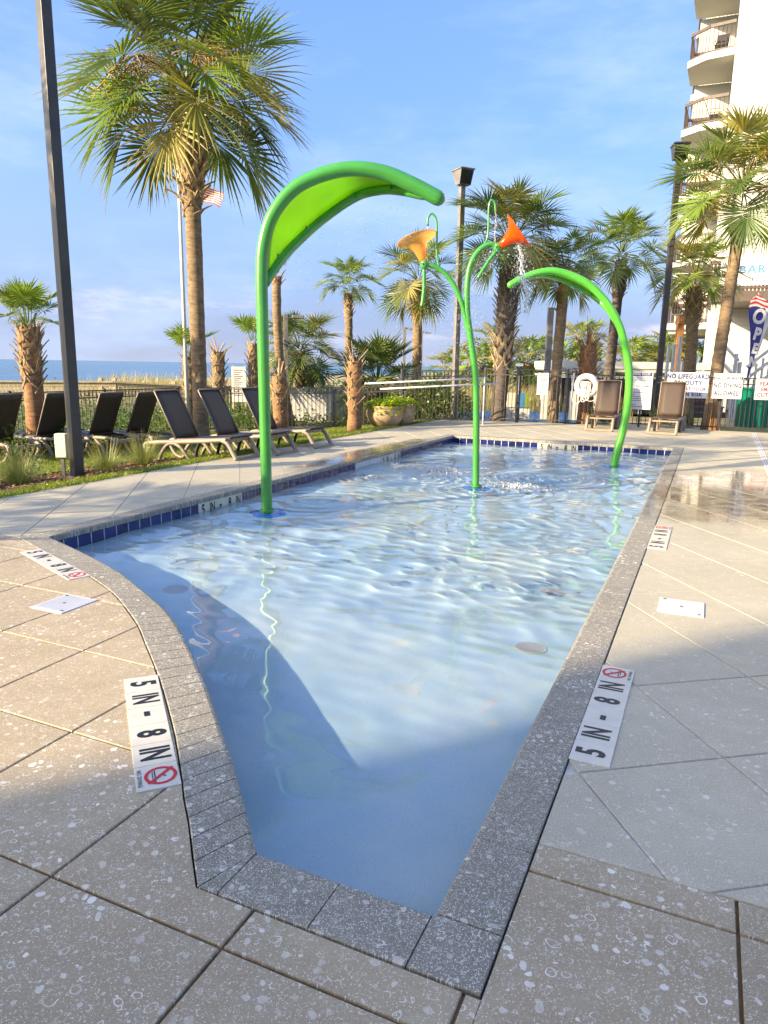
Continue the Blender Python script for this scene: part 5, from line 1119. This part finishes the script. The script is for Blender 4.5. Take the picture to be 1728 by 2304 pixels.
# ------------------------------------------------------------------ hotel tower on the right (aligned with the pool axes)
hotel = empty('hotel_tower', W(34.9, .44, 0)); tag(hotel, 'cream hotel tower with stacked angled balconies at the right edge', 'hotel')
def HL(s, t, z): return W(s, t, z)-W(34.9, .44, 0)
def hprism(name, poly, z0, z1, mat, parent=hotel, bev=False):
    m = MB(); m.prism([tuple(HL(a, b, 0))[:2] for a, b in ccw(poly)], z0, z1); return m.build(name, mat, parent)
hprism('end_wall', [(34.9, .44), (34.9, -16), (62, -16), (62, .44)], -.2, 33, MAT['stucco'])
def rail_poly(parent, poly, z0, h, mat, gap=.16, top=.16, closed=False):
    for a, b in zip(poly[:-1], poly[1:]):
        A_, B_ = HL(*a, z0), HL(*b, z0); L = (B_-A_).length; d = (B_-A_)/L
        m = MB(); m.bar(A_+Vector((0, 0, h-top/2)), B_+Vector((0, 0, h-top/2)), .07, top); m.build('top_rail', mat, parent); m = MB(); m.bar(A_+Vector((0, 0, .07)), B_+Vector((0, 0, .07)), .04, .04); m.build('bottom_rail', mat, parent)
        me = None; n = max(1, round(L/gap))
        for k in range(n+1):
            link('baluster', bal_me(h-top, mat), parent, loc=A_+d*(L*k/n))
_bm = {}
def bal_me(h, mat):
    key = (round(h, 2), mat.name)
    if key not in _bm: m = MB(); m.box(-.011, .011, -.011, .011, .02, h); _bm[key] = mesh_of('baluster', m.V, m.F, mat)
    return _bm[key]
FL = [3.51, 6.21, 8.91, 11.61, 14.31, 17.01, 19.71]
for fi, z in enumerate(FL):
    for bi, ds in enumerate((0, 4.15, 8.3)):
        if bi == 2 and fi > 4: continue
        poly = [(34.9+ds, .44), (35.1+ds, 1.5), (35.75+ds, 2.25), (37.9+ds, 2.2), (38.0+ds, .44)]
        b = hprism('balcony', poly, z-.26, z, MAT['stucco'])
        sx = [(a-.0, t) for a, t in ((34.98+ds, .5), (35.17+ds, 1.46), (35.79+ds, 2.17), (37.84+ds, 2.12), (37.9+ds, .5))]
        bb = empty('balcony_railing', (0, 0, 0), 0, hotel)
        if bi < 2: rail_poly(bb, sx, z, 1.05, MAT['brown_rail'], .17, .12)
        hprism('party_wall', [(38.02+ds, .44), (38.02+ds, 2.0), (38.2+ds, 2.0), (38.2+ds, .44)], z, z+2.43, MAT['stucco'])
        hprism('balcony_door', [(35.6+ds, .442), (35.6+ds, .47), (37.4+ds, .47), (37.4+ds, .442)], z+.03, z+2.1, MAT['dark_glass'])
for z in FL: hprism('floor_joint', [(34.885, .42), (34.885, -16), (34.901, -16), (34.901, .42)], z-.15, z-.12, MAT['stucco2'])
# chairs on two balconies
def balcony_chair(label, s, t, z, rz):
    o = empty('balcony_chair', W(s, t, z), rz); tag(o, label, 'chair', 'chairs on the hotel balconies')
    m = MB(); m.box(-.25, .25, -.25, .25, .40, .43); m.build('seat', MAT['resin_dark'], o)
    m = MB(); m.add([(-.23, .22, .43), (.23, .22, .43), (.25, .45, 1.02), (-.25, .45, 1.02), (-.23, .25, .43), (.23, .25, .43), (.25, .48, 1.02), (-.25, .48, 1.02)], [(0, 1, 2, 3), (7, 6, 5, 4), (0, 4, 5, 1), (1, 5, 6, 2), (2, 6, 7, 3), (3, 7, 4, 0)]); m.build('backrest', MAT['resin_dark'], o)
    for x in (-.22, .22):
        for y in (-.2, .2): m = MB(); m.tube([(x, y, 0), (x, y, .42)], .016, 6); m.build('leg', MAT['resin_dark'], o)
    for x in (-.24, .24): m = MB(); m.tube([(x, -.2, .4), (x, -.2, .62), (x, .28, .64)], .014, 6); m.build('armrest', MAT['resin_dark'], o)
balcony_chair('dark folding chair on the upper balcony in view', 35.75, 1.0, FL[4], R(-30)); balcony_chair('dark chair on the lower balcony in view', 35.65, .95, FL[3], R(60))
balcony_chair('dark patio chair on the lowest balcony behind the light pole', 35.9, 1.6, FL[0], R(40)); balcony_chair('second dark patio chair on the lowest balcony', 36.8, 1.5, FL[0], R(100))
# terrace with banner
ter = empty('restaurant_terrace', W(31, .47, 0)); tag(ter, 'brown railed restaurant terrace projecting from the hotel', 'terrace')
TLc = lambda s, t, z: W(s, t, z)-W(31, .47, 0)
def tprism(name, poly, z0, z1, mat): m = MB(); m.prism([tuple(TLc(a, b, 0))[:2] for a, b in ccw(poly)], z0, z1); return m.build(name, mat, ter)
tprism('floor_slab', [(31, .47), (31, -11), (34.89, -11), (34.89, .47)], 4.05, 4.42, MAT['brown_rail'])
m = MB(); m.bar(TLc(31.03, .45, 5.48), TLc(31.03, -11, 5.48), .10, .12); m.build('top_rail', MAT['brown_rail'], ter); m = MB(); m.bar(TLc(31.03, .45, 4.55), TLc(31.03, -11, 4.55), .08, .08); m.build('bottom_rail', MAT['brown_rail'], ter)
m = MB(); m.bar(TLc(31.03, .45, 5.48), TLc(34.85, .45, 5.48), .10, .12); m.build('top_rail', MAT['brown_rail'], ter)
sm = MB(); sm.box(-.018, .018, -.05, .05, 4.42, 5.45); sme = mesh_of('slat', sm.V, sm.F, MAT['brown_rail'])
for k in range(78): link('slat', sme, ter, loc=TLc(31.05, .42-k*.13, 0), rot=(0, 0, TH))
for k in range(28): link('slat', sme, ter, loc=TLc(31.15+k*.135, .42, 0), rot=(0, 0, TH+R(90)))
for t in (.3, -4.6, -10): tprism('column', [(31.2, t), (31.2, t-.35), (31.55, t-.35), (31.55, t)], -.1, 4.06, MAT['stucco2'])
ban = empty('bar_banner'); ban.matrix_world = frame(W(30.96, .10, 4.62), -BX, (0, 0, 1), -AX); tag(ban, 'white banner with blue BAR lettering on the terrace railing', 'banner')
m = MB(); m.box(0, 4.2, 0, .92, -.01, .01); m.build('cloth', MAT['flag_white'], ban)
text('lettering', 'BAR &', MAT['sky_print'], ban, Matrix.Translation((.62, .56, .013)), .40, 1.15, 'LEFT', .008); text('lettering', 'OPEN T', MAT['grey_print'], ban, Matrix.Translation((.86, .20, .013)), .20, 1.25, 'LEFT', .001)
m = MB()      # faded blue palm emblem at the banner's left end
for k in range(7):
    a = R(20+23*k); c0 = Vector((.22, .62, .013)); d = Vector((math.cos(a), math.sin(a), 0)); s_ = Vector((-d.y, d.x, 0)); m.add([c0, c0+d*.09+s_*.022, c0+d*.19+Vector((0, -.03, 0)), c0+d*.09-s_*.022], [(0, 3, 2, 1)])
m.add([(.205, .30, .013), (.24, .30, .013), (.235, .62, .013), (.21, .62, .013)], [(0, 1, 2, 3)]); m.build('palm_emblem', MAT['sky_print'], ban)
# stairs with white railings under the terrace
st = empty('entrance_stairs', (10.3, 22.9, 0)); tag(st, 'short brown stairs between white posts behind the shallow water sign', 'stairs')
for k in range(6):
    m = MB(); m.box(-.62, .62, k*.28, k*.28+.30, k*.17+.12, k*.17+.165); m.build('tread', MAT['tread'], st); m = MB(); m.box(-.60, .60, k*.28+.03, k*.28+.05, k*.17-.02, k*.17+.12); m.build('riser', MAT['brown_rail'], st)
for x in (-.98, -.80, -.62, .66, .80):
    for k in range(2): m = MB(); m.box(x-.045, x+.045, -.1+k*1.3, -.01+k*1.3, -.1, 2.0+k*.55-(abs(x) > .7)*.25, .006); m.build('post', MAT['bright'], st)
for x in (.73,):
    for z in (.62, 1.25, 1.8): m = MB(); m.bar((x, -.06, z), (x, 1.55, z+.75), .06, .09); m.build('handrail', MAT['bright'], st)
hs = empty('stair_railing', (11.6, 23.2, 0)); tag(hs, 'white sloping stair railing at the right frame edge', 'railing')
for k in range(7): m = MB(); m.box(k*.2-.03, k*.2+.03, -.03, .03, -.1, 1.55+k*.17, .004); m.build('picket', MAT['bright'], hs)
for z in (.75, 1.2, 1.6): m = MB(); m.bar((-.1, 0, z), (1.4, 0, z+1.25), .05, .09); m.build('rail', MAT['bright'], hs)
wp = empty('wooden_post', (10.05, 25.2, 0)); tag(wp, 'orange wooden post under the terrace', 'post'); m = MB(); m.box(-.11, .11, -.11, .11, -.1, 3.3, .01); m.build('shaft', MAT['orange_wood'], wp); m = MB(); m.box(-.14, .14, -.14, .14, 3.0, 3.12, .01); m.build('collar', MAT['orange_wood'], wp)
wb = empty('wooden_post', (8.75, 19.0, 0)); tag(wb, 'short split timber post at the foot of the right palm', 'post'); m = MB(); m.add([(-.14, -.08, -.1), (.10, -.10, -.1), (.12, .10, -.1), (-.12, .10, -.1), (-.10, -.06, .62), (.07, -.07, .55), (.08, .06, .66), (-.08, .06, .70)], [(3, 2, 1, 0), (4, 5, 6, 7), (0, 1, 5, 4), (1, 2, 6, 5), (2, 3, 7, 6), (3, 0, 4, 7)]); m.build('timber', MAT['orange_wood'], wb)
gb = empty('storage_bin', (9.75, 18.75, 0), R(0)); tag(gb, 'dark green slatted bin behind the fence at the right edge', 'bin')
m = MB(); m.box(-.32, .55, 0, .6, 0, 1.0, .01); m.build('body', MAT['teal'], gb)
for k in range(8): m = MB(); m.box(-.31+k*.108, -.235+k*.108, -.02, 0, .03, .97, .006); m.build('slat', MAT['teal'], gb)
m = MB(); m.box(-.35, .58, -.03, .63, 1.0, 1.05, .01); m.build('lid', MAT['teal'], gb)
g2 = empty('folded_parasol', (11.05, 20.6, 0)); tag(g2, 'folded teal parasol at the right frame edge', 'parasol'); m = MB(); m.tube([(0, 0, 0), (0, 0, 2.3)], .02, 8); m.build('pole', MAT['steel'], g2); m = MB(); m.lathe([(.03, .85), (.12, .95), (.10, 1.3), (.06, 1.9), (.02, 2.25)], 9); m.build('canopy', MAT['teal'], g2)
# low white building behind the fence
lb = empty('low_building', (6.5, 27, 0)); tag(lb, 'low white building with a slatted roof edge behind the fence', 'building')
m = MB(); m.box(-.1, 6.4, .3, 3.5, -.2, 1.15); m.build('wall', MAT['dark_glass'], lb)
for k, (z0, z1, dx) in enumerate(((1.12, 1.24, 0), (1.36, 1.46, 0), (1.48, 1.74, .05))): m = MB(); m.box(-.2-dx, 6.5+dx, 0-dx, 3.7, z0, z1, .01); m.build('fascia_board', MAT['white'], lb)
for k in range(7): m = MB(); m.box(k*1.05-.05, k*1.05+.07, .22, .34, -.2, 1.2); m.build('post', MAT['white'], lb)
# ------------------------------------------------------------------ signs on the fence
def sign(label, s, t, z0, w, h, lines, border=None, cat='sign', header=None, mat='bright', thick=.006):
    o = W(s, t, z0); root = empty('pool_sign'); root.matrix_world = frame(o, -BX, (0, 0, 1), -AX); tag(root, label, cat, 'signs hung on the pool fence')
    m = MB(); m.box(0, w, 0, h, -thick, 0, .002); m.build('board', MAT[mat], root)
    if border:
        for x0, x1, y0, y1 in ((.02, w-.02, .02, .028), (.02, w-.02, h-.028, h-.02), (.02, .028, .02, h-.02), (w-.028, w-.02, .02, h-.02)): m = MB(); m.add([(x0, y0, .0015), (x1, y0, .0015), (x1, y1, .0015), (x0, y1, .0015)], [(0, 1, 2, 3)]); m.build('border', MAT[border], root)
    if header: y0, y1, mt = header; m = MB(); m.add([(.03, y0, .0015), (w-.03, y0, .0015), (w-.03, y1, .0015), (.03, y1, .0015)], [(0, 1, 2, 3)]); m.build('header', MAT[mt], root)
    for (tx, x, y, sz, sx, mt, bd) in lines: text('lettering', tx, MAT[mt], root, Matrix.Translation((x, y, .003)), sz, sx, 'CENTER', bd)
    return root
ps = sign('tall white POOL RULES board with a blue header on the fence', 19.58, 1.92, .46, .56, .95, [('POOL RULES', .28, .895, .08, .82, 'bright', .003)], header=(.845, .93, 'navy'))
rr = random.Random(5)
for k in range(15):
    y = .80-k*.052; x = .05
    while x < .5:
        w_ = rr.uniform(.03, .10); x1 = min(x+w_, .51)
        m = MB(); m.add([(x, y-.010, .0018), (x1, y-.010, .0018), (x1, y+.006, .0018), (x, y+.006, .0018)], [(0, 1, 2, 3)]); o = m.build('print_line', MAT['grey_print'], ps); x = x1+.015
        if rr.random() < .18: break
sign('white NO LIFEGUARD ON DUTY sign on the fence behind the lounger', 19.6, 1.03, .79, .97, .63, [('NO LIFEGUARD', .485, .525, .155, .80, 'navy', .007), ('ON DUTY', .485, .365, .15, .90, 'navy', .006), ('SWIM AT YOUR', .52, .22, .12, .85, 'navy', .004), ('OWN RISK', .54, .085, .12, .95, 'navy', .004)])
sign('white SHALLOW WATER NO DIVING ALLOWED sign on the fence', 19.63, -.04, .80, .66, .61, [('SHALLOW WATER', .33, .49, .105, .68, 'grey_print', .004), ('NO DIVING', .33, .315, .15, .72, 'grey_print', .006), ('ALLOWED', .33, .125, .15, .74, 'grey_print', .006)], border='grey_print')
cs = sign('white sign with red dashed border and red FEATURE lettering at the right edge', 19.62, -.98, .80, .80, .50, [('FEATURE', .33, .375, .135, .80, 'red', .006), ('EMERGENCY', .43, .245, .125, .78, 'red', .006), ('CUT-OFF', .30, .11, .135, .80, 'red', .006)])
for k in range(14):
    for y in (.03, .47): m = MB(); x = .03+k*.055; m.add([(x, y-.012, .002), (x+.03, y-.012, .002), (x+.045, y+.012, .002), (x+.015, y+.012, .002)], [(0, 1, 2, 3)]); m.build('dash', MAT['red'], cs)
for k in range(8):
    for x in (.025, .775): m = MB(); y = .05+k*.057; m.add([(x-.012, y, .002), (x+.012, y+.012, .002), (x+.012, y+.04, .002), (x-.012, y+.028, .002)], [(0, 1, 2, 3)]); m.build('dash', MAT['red'], cs)
g = sign('white notice board with red heading beside the gate', 19.42, 4.27, .76, .30, .58, [], header=(.46, .56, 'flag_white'))
text('lettering', 'NOTICE', MAT['red'], g, Matrix.Translation((.15, .51, .004)), .06, .9, 'CENTER', .001)
for k in range(8): m = MB(); y = .40-k*.05; m.add([(.06, y, .002), (.27-.04*(k % 3), y, .002), (.27-.04*(k % 3), y+.018, .002), (.06, y+.018, .002)], [(0, 1, 2, 3)]); m.build('print_line', MAT['grey_print'], g)
bsn = empty('beach_notice', (-4.28, 21, 0)); tag(bsn, 'white beach rules board with red heading beyond the fence', 'sign')
m = MB(); m.box(-.21, .21, -.01, .01, .35, 1.36, .003); m.build('board', MAT['white'], bsn)
for x in (-.18, .18): m = MB(); m.box(x-.02, x+.02, .012, .05, -.2, 1.40); m.build('post', MAT['wood'], bsn)
for k in range(14):
    m = MB(); y = 1.24-k*.055; m.add([(-.15, -.012, y), (.12-.05*(k % 3), -.012, y), (.12-.05*(k % 3), -.012, y+.02), (-.15, -.012, y+.02)], [(0, 1, 2, 3)]); m.build('print_line', MAT['red' if k < 2 else 'grey_print'], bsn)
bs2 = empty('beach_notice', (-3.98, 22, 0)); tag(bs2, 'pale pink beach board partly behind the first one', 'sign'); m = MB(); m.box(-.18, .18, -.01, .01, .9, 1.45, .003); m.build('board', MAT['white'], bs2); m = MB(); m.box(-.02, .02, .012, .05, -.2, 1.40); m.build('post', MAT['wood'], bs2); m = MB(); m.add([(-.13, -.012, 1.32), (.13, -.012, 1.32), (.13, -.012, 1.37), (-.13, -.012, 1.37)], [(0, 1, 2, 3)]); m.build('print_line', MAT['red'], bs2)
# life ring with coiled rope on a post
lr = empty('life_ring'); lr.matrix_world = frame(W(19.5, 2.98, 1.03), -BX, (0, 0, 1), -AX); tag(lr, 'white life ring hanging on the fence', 'life ring')
m = MB(); n = 28; m.tube([(.24*math.cos(2*math.pi*k/n), .24*math.sin(2*math.pi*k/n), .02) for k in range(n+1)], .085, 10, False, flat=1.0); m.build('ring', MAT['flag_white'], lr, smooth=True)
for a in (45, 135, 225, 315): m = MB(); p = Vector((.24*math.cos(R(a)), .24*math.sin(R(a)), .02)); tdir = Vector((-math.sin(R(a)), math.cos(R(a)), 0)); m.tube([p-tdir*.035, p+tdir*.035], .089, 10, False); m.build('strap', MAT['white'], lr, smooth=True)
ro = empty('coiled_rope'); ro.matrix_world = frame(W(19.42, 3.0, 1.0), -BX, (0, 0, 1), -AX); tag(ro, 'white throwing rope looped over the life ring', 'rope')
q = random.Random(4)
for k in range(9):
    w_, h_ = q.uniform(.04, .11), q.uniform(.25, .62); x0 = q.uniform(-.06, .06); P = [(x0+w_*math.sin(a)+.02*math.sin(3*a), .14-h_*(1-math.cos(a))/2, .06+.03*q.random()) for a in [i*math.pi/8 for i in range(17)]]
    m = MB(); m.tube(spline(P, 3), .008, 5); m.build('loop', MAT['rope'], ro, smooth=True)
for P in ([(-.36, .30, 0), (-.34, 0, .03), (-.30, -.36, .05), (-.18, -.44, .06), (-.04, -.3, .07)], [(.25, .15, 0), (.32, -.1, .03), (.27, -.32, .05), (.12, -.36, .06), (.02, -.28, .07)]): m = MB(); m.tube(spline(P, 6), .008, 5); m.build('loop', MAT['rope'], ro, smooth=True)
lp = empty('life_ring_post', W(19.5, 3.36, 0)); tag(lp, 'white pole beside the life ring', 'pole'); m = MB(); m.tube([(0, 0, .5), (.04, 0, 1.36)], .022, 8); m.build('shaft', MAT['bright'], lp)
# ------------------------------------------------------------------ flags
fp = empty('flagpole', (-5.0, 18.1, -.2)); tag(fp, 'white flagpole behind the big palm', 'flagpole'); m = MB(); m.tube([(0, 0, 0), (0, 0, 7.6)], [.055, .035], 12); m.build('pole', MAT['white'], fp, smooth=True); m = MB(); m.lathe([(.001, 7.7), (.05, 7.66), (.05, 7.62), (.001, 7.58)], 12); m.build('finial', MAT['white'], fp, smooth=True)
fl = empty('flag', (-4.95, 18.1, 5.95)); tag(fl, 'small red and white striped flag with blue canton drooping on the flagpole', 'flag')
def fpt(u, v): return Vector((.02+1.0*u-.10*v*u, .05*math.sin(u*9+v*3), -.05-.52*u-.44*v*(1-.30*u)+.035*math.sin(u*8+v)))
for k in range(13):
    m = MB(); v0, v1 = k/13, (k+1)/13; u0_ = .42 if k < 7 else 0; N = 14
    for i in range(N+1): u = u0_+(1-u0_)*i/N; m.V += [fpt(u, v0), fpt(u, v1)]
    m.F = [(2*i, 2*i+1, 2*i+3, 2*i+2) for i in range(N)]; m.build('stripe', MAT['flag_red' if k % 2 == 0 else 'flag_white'], fl, smooth=True)
m = MB(); N = 6
for i in range(N+1): u = .42*i/N; m.V += [fpt(u, 0), fpt(u, 7/13)]
m.F = [(2*i, 2*i+1, 2*i+3, 2*i+2) for i in range(N)]; cn = m.build('canton', MAT['flag_blue'], fl, smooth=True)
m = MB()
for i in range(5):
    for j in range(4):
        c0 = fpt(.05+.08*i, .06+.13*j)+Vector((0, -.006, 0)); m.add([c0+Vector((.016*math.cos(a*math.pi/2.5+1.57), 0, .016*math.sin(a*math.pi/2.5+1.57))) for a in range(5)], [(0, 1, 2, 3, 4)])
tag(m.build('stars', MAT['flag_white'], cn), kind='stuff')
ff = empty('feather_banner', (10.42, 21.0, 0)); tag(ff, 'tall blue feather banner reading OPEN with red and white stripes', 'banner')
lefte = [(.02, 1.3), (.05, 1.75), (.02, 2.2), (-.04, 2.6), (-.13, 2.95), (-.16, 3.2), (-.12, 3.42), (.0, 3.58)]; righte = [(.10, 1.3), (.19, 1.75), (.30, 2.2), (.40, 2.6), (.47, 2.95), (.475, 3.2), (.38, 3.42), (.06, 3.62)]
def fe(f):
    x = f*7; i = min(int(x), 6); g = x-i; L_ = Vector((lefte[i][0], 0, lefte[i][1])).lerp(Vector((lefte[i+1][0], 0, lefte[i+1][1])), g); R_ = Vector((righte[i][0], 0, righte[i][1])).lerp(Vector((righte[i+1][0], 0, righte[i+1][1])), g); return L_, R_
def fpatch(name, f0, f1, h0, h1, mat, dy=0.0, N=20, wav=0.0):
    m = MB()
    for i in range(N+1):
        f = f0+(f1-f0)*i/N; a, b = fe(f)
        for h in (h0, h1): p = a.lerp(b, min(1, max(0, h+wav*math.sin(f*18)))); p.y = .03*math.sin(f*8+h*2)+dy; m.V.append(p)
    m.F = [(2*i, 2*i+1, 2*i+3, 2*i+2) for i in range(N)]; return m.build(name, mat, ff, smooth=True)
fpatch('cloth', 0, .74, 0, .80, MAT['flag_blue']); fpatch('white_edge', 0, .74, .80, .97, MAT['flag_white']); fpatch('pole_sleeve', 0, 1, .97, 1.0, MAT['flag_white'], 0.002)
for k in range(6):     # wavy stripes at the top
    N = 14; m = MB()
    for i in range(N+1):
        h = i/N*.97
        for f in (.74+.26*k/6, .74+.26*(k+1)/6):
            a, b = fe(min(1, f+.035*math.sin(h*5)-.05*h*(1-f))); p = a.lerp(b, h); p.y = .03*math.sin(f*8+h*2)-.001*k-.002; m.V.append(p)
    m.F = [(2*i, 2*i+1, 2*i+3, 2*i+2) for i in range(N)]; m.build('stripe', MAT['flag_red' if k % 2 else 'flag_white'], ff, smooth=True)
for ch, x, z, sz, rot in (('O', .15, 2.98, .56, 12), ('P', .15, 2.50, .46, 10), ('E', .14, 2.10, .38, 9), ('N', .12, 1.72, .34, 8)):
    text('lettering', ch, MAT['flag_white'], ff, Matrix.Translation((x, -.055, z)) @ Matrix.Rotation(R(90), 4, 'X') @ Matrix.Rotation(R(-rot), 4, 'Z'), sz, .82, 'CENTER', .022)
m = MB(); m.tube(spline([(.06, 0, -.05), (.09, 0, 1.2), (.20, 0, 1.75), (.31, 0, 2.2), (.41, 0, 2.6), (.48, 0, 2.95), (.48, 0, 3.2), (.39, 0, 3.42), (.07, 0, 3.63)], 5), .012, 6); m.build('flex_pole', MAT['steel'], ff, smooth=True)
# ------------------------------------------------------------------ boardwalk, low white wall, play panels
bw = empty('boardwalk', (-9.0, 24, 0)); tag(bw, 'weathered wooden boardwalk railing running behind the fence', 'boardwalk')
run = [Vector((-17, 22.8, .72)), Vector((-9.05, 24, .78)), Vector((-6.4, 24.8, .66)), Vector((-4.9, 26.5, .62))]; o_ = Vector((-9, 24, 0)); pm = MB(); pm.box(-.045, .045, -.012, .012, -.95, -.1); pme = mesh_of('plank', pm.V, pm.F, MAT['wood'])
for a, b in zip(run[:-1], run[1:]):
    L = (b-a).length; ang = math.atan2(b.y-a.y, b.x-a.x)
    m = MB(); m.bar(a-o_, b-o_, .16, .05); m.build('cap_rail', MAT['wood'], bw); m = MB(); m.bar(a-o_+Vector((0, 0, -.09)), b-o_+Vector((0, 0, -.09)), .05, .12); m.build('rail', MAT['wood'], bw)
    for k in range(int(L/.13)): link('plank', pme, bw, loc=a.lerp(b, (k+.5)/int(L/.13))-o_, rot=(0, 0, ang))
    for k in range(int(L/1.9)+1): m = MB(); p = a.lerp(b, min(1, k*1.9/L))-o_; m.box(p.x-.07, p.x+.07, p.y-.02, p.y+.12, -.5, p.z+.12, .01); m.build('post', MAT['wood'], bw)
ww = empty('white_wall', (-2.3, 21.6, 0)); tag(ww, 'low white wall behind the fence near the planter', 'wall'); m = MB()
for a, b in (((-.85, 0), (.55, .1)), ((.6, .1), (1.75, .6))): m = MB(); m.bar((a[0], a[1], .28), (b[0], b[1], .28), .15, .98); m.build('panel', MAT['white'], ww)
m = MB(); m.box(.5, .66, 0, .2, -.2, .80); m.build('pier', MAT['white'], ww)
pw = empty('white_wall', (4.6, 22.0, 0)); tag(pw, 'pale wall panels seen through the fence right of the gate', 'wall')
for x0, x1 in ((.15, .55), (1.05, 1.95)): m = MB(); m.box(x0, x1, 0, .15, -.1, .78, .01); m.build('panel', MAT['white'], pw)
pp = empty('play_panel', (3.5, 21.8, 0)); tag(pp, 'colourful beach picture panels seen through the gate', 'panel')
for x0, x1, mt in ((.05, .42, 'marker'), (.50, .72, 'sky_print'), (.72, .84, 'lime_leaf')):
    m = MB(); m.box(x0, x1, 0, .03, .28, .72, .004); m.build('picture', MAT[mt], pp)
m = MB(); m.box(.02, .88, .04, .08, -.1, .28); m.build('stand', MAT['white'], pp)
far_pool = empty('far_pool_deck', (4.3, 24, 0)); tag(far_pool, 'bluish second pool deck glimpsed through the gate', 'deck'); m = MB(); m.box(-2, 2.6, -2, 3, -.16, -.13); m.build('surface', MAT['blue_deck'] if 'blue_deck' in MAT else MAT['sky_print'], far_pool)
# ------------------------------------------------------------------ hotel wing behind the camera that shades the near deck
ed = Vector((math.cos(SUN_AZ), math.sin(SUN_AZ), 0)); nn_ = Vector((ed.y, -ed.x, 0)); c0 = Vector((.2, 3.0, 0))-ed*30
hw = empty('hotel_wing', c0); tag(hw, 'tall cream hotel wing behind the camera on the left', 'hotel')
m = MB(); m.add([Vector((0, 0, z)) + v for z in (-.2, 26) for v in (Vector((0, 0, 0)), nn_*26, nn_*26-ed*14, -ed*14-nn_*0.0)], [(0, 1, 2, 3), (7, 6, 5, 4), (0, 4, 5, 1), (1, 5, 6, 2), (2, 6, 7, 3), (3, 7, 4, 0)]); m.build('wall', MAT['stucco'], hw)
for f in range(8):
    for k in range(6):
        p = nn_*(2.5+k*4)+Vector((0, 0, 1.0+f*3.0)); m = MB(); m.add([p+ed*.02, p+nn_*1.8+ed*.02, p+nn_*1.8+ed*.02+Vector((0, 0, 1.7)), p+ed*.02+Vector((0, 0, 1.7))], [(0, 1, 2, 3)]); m.build('window', MAT['dark_glass'], hw)
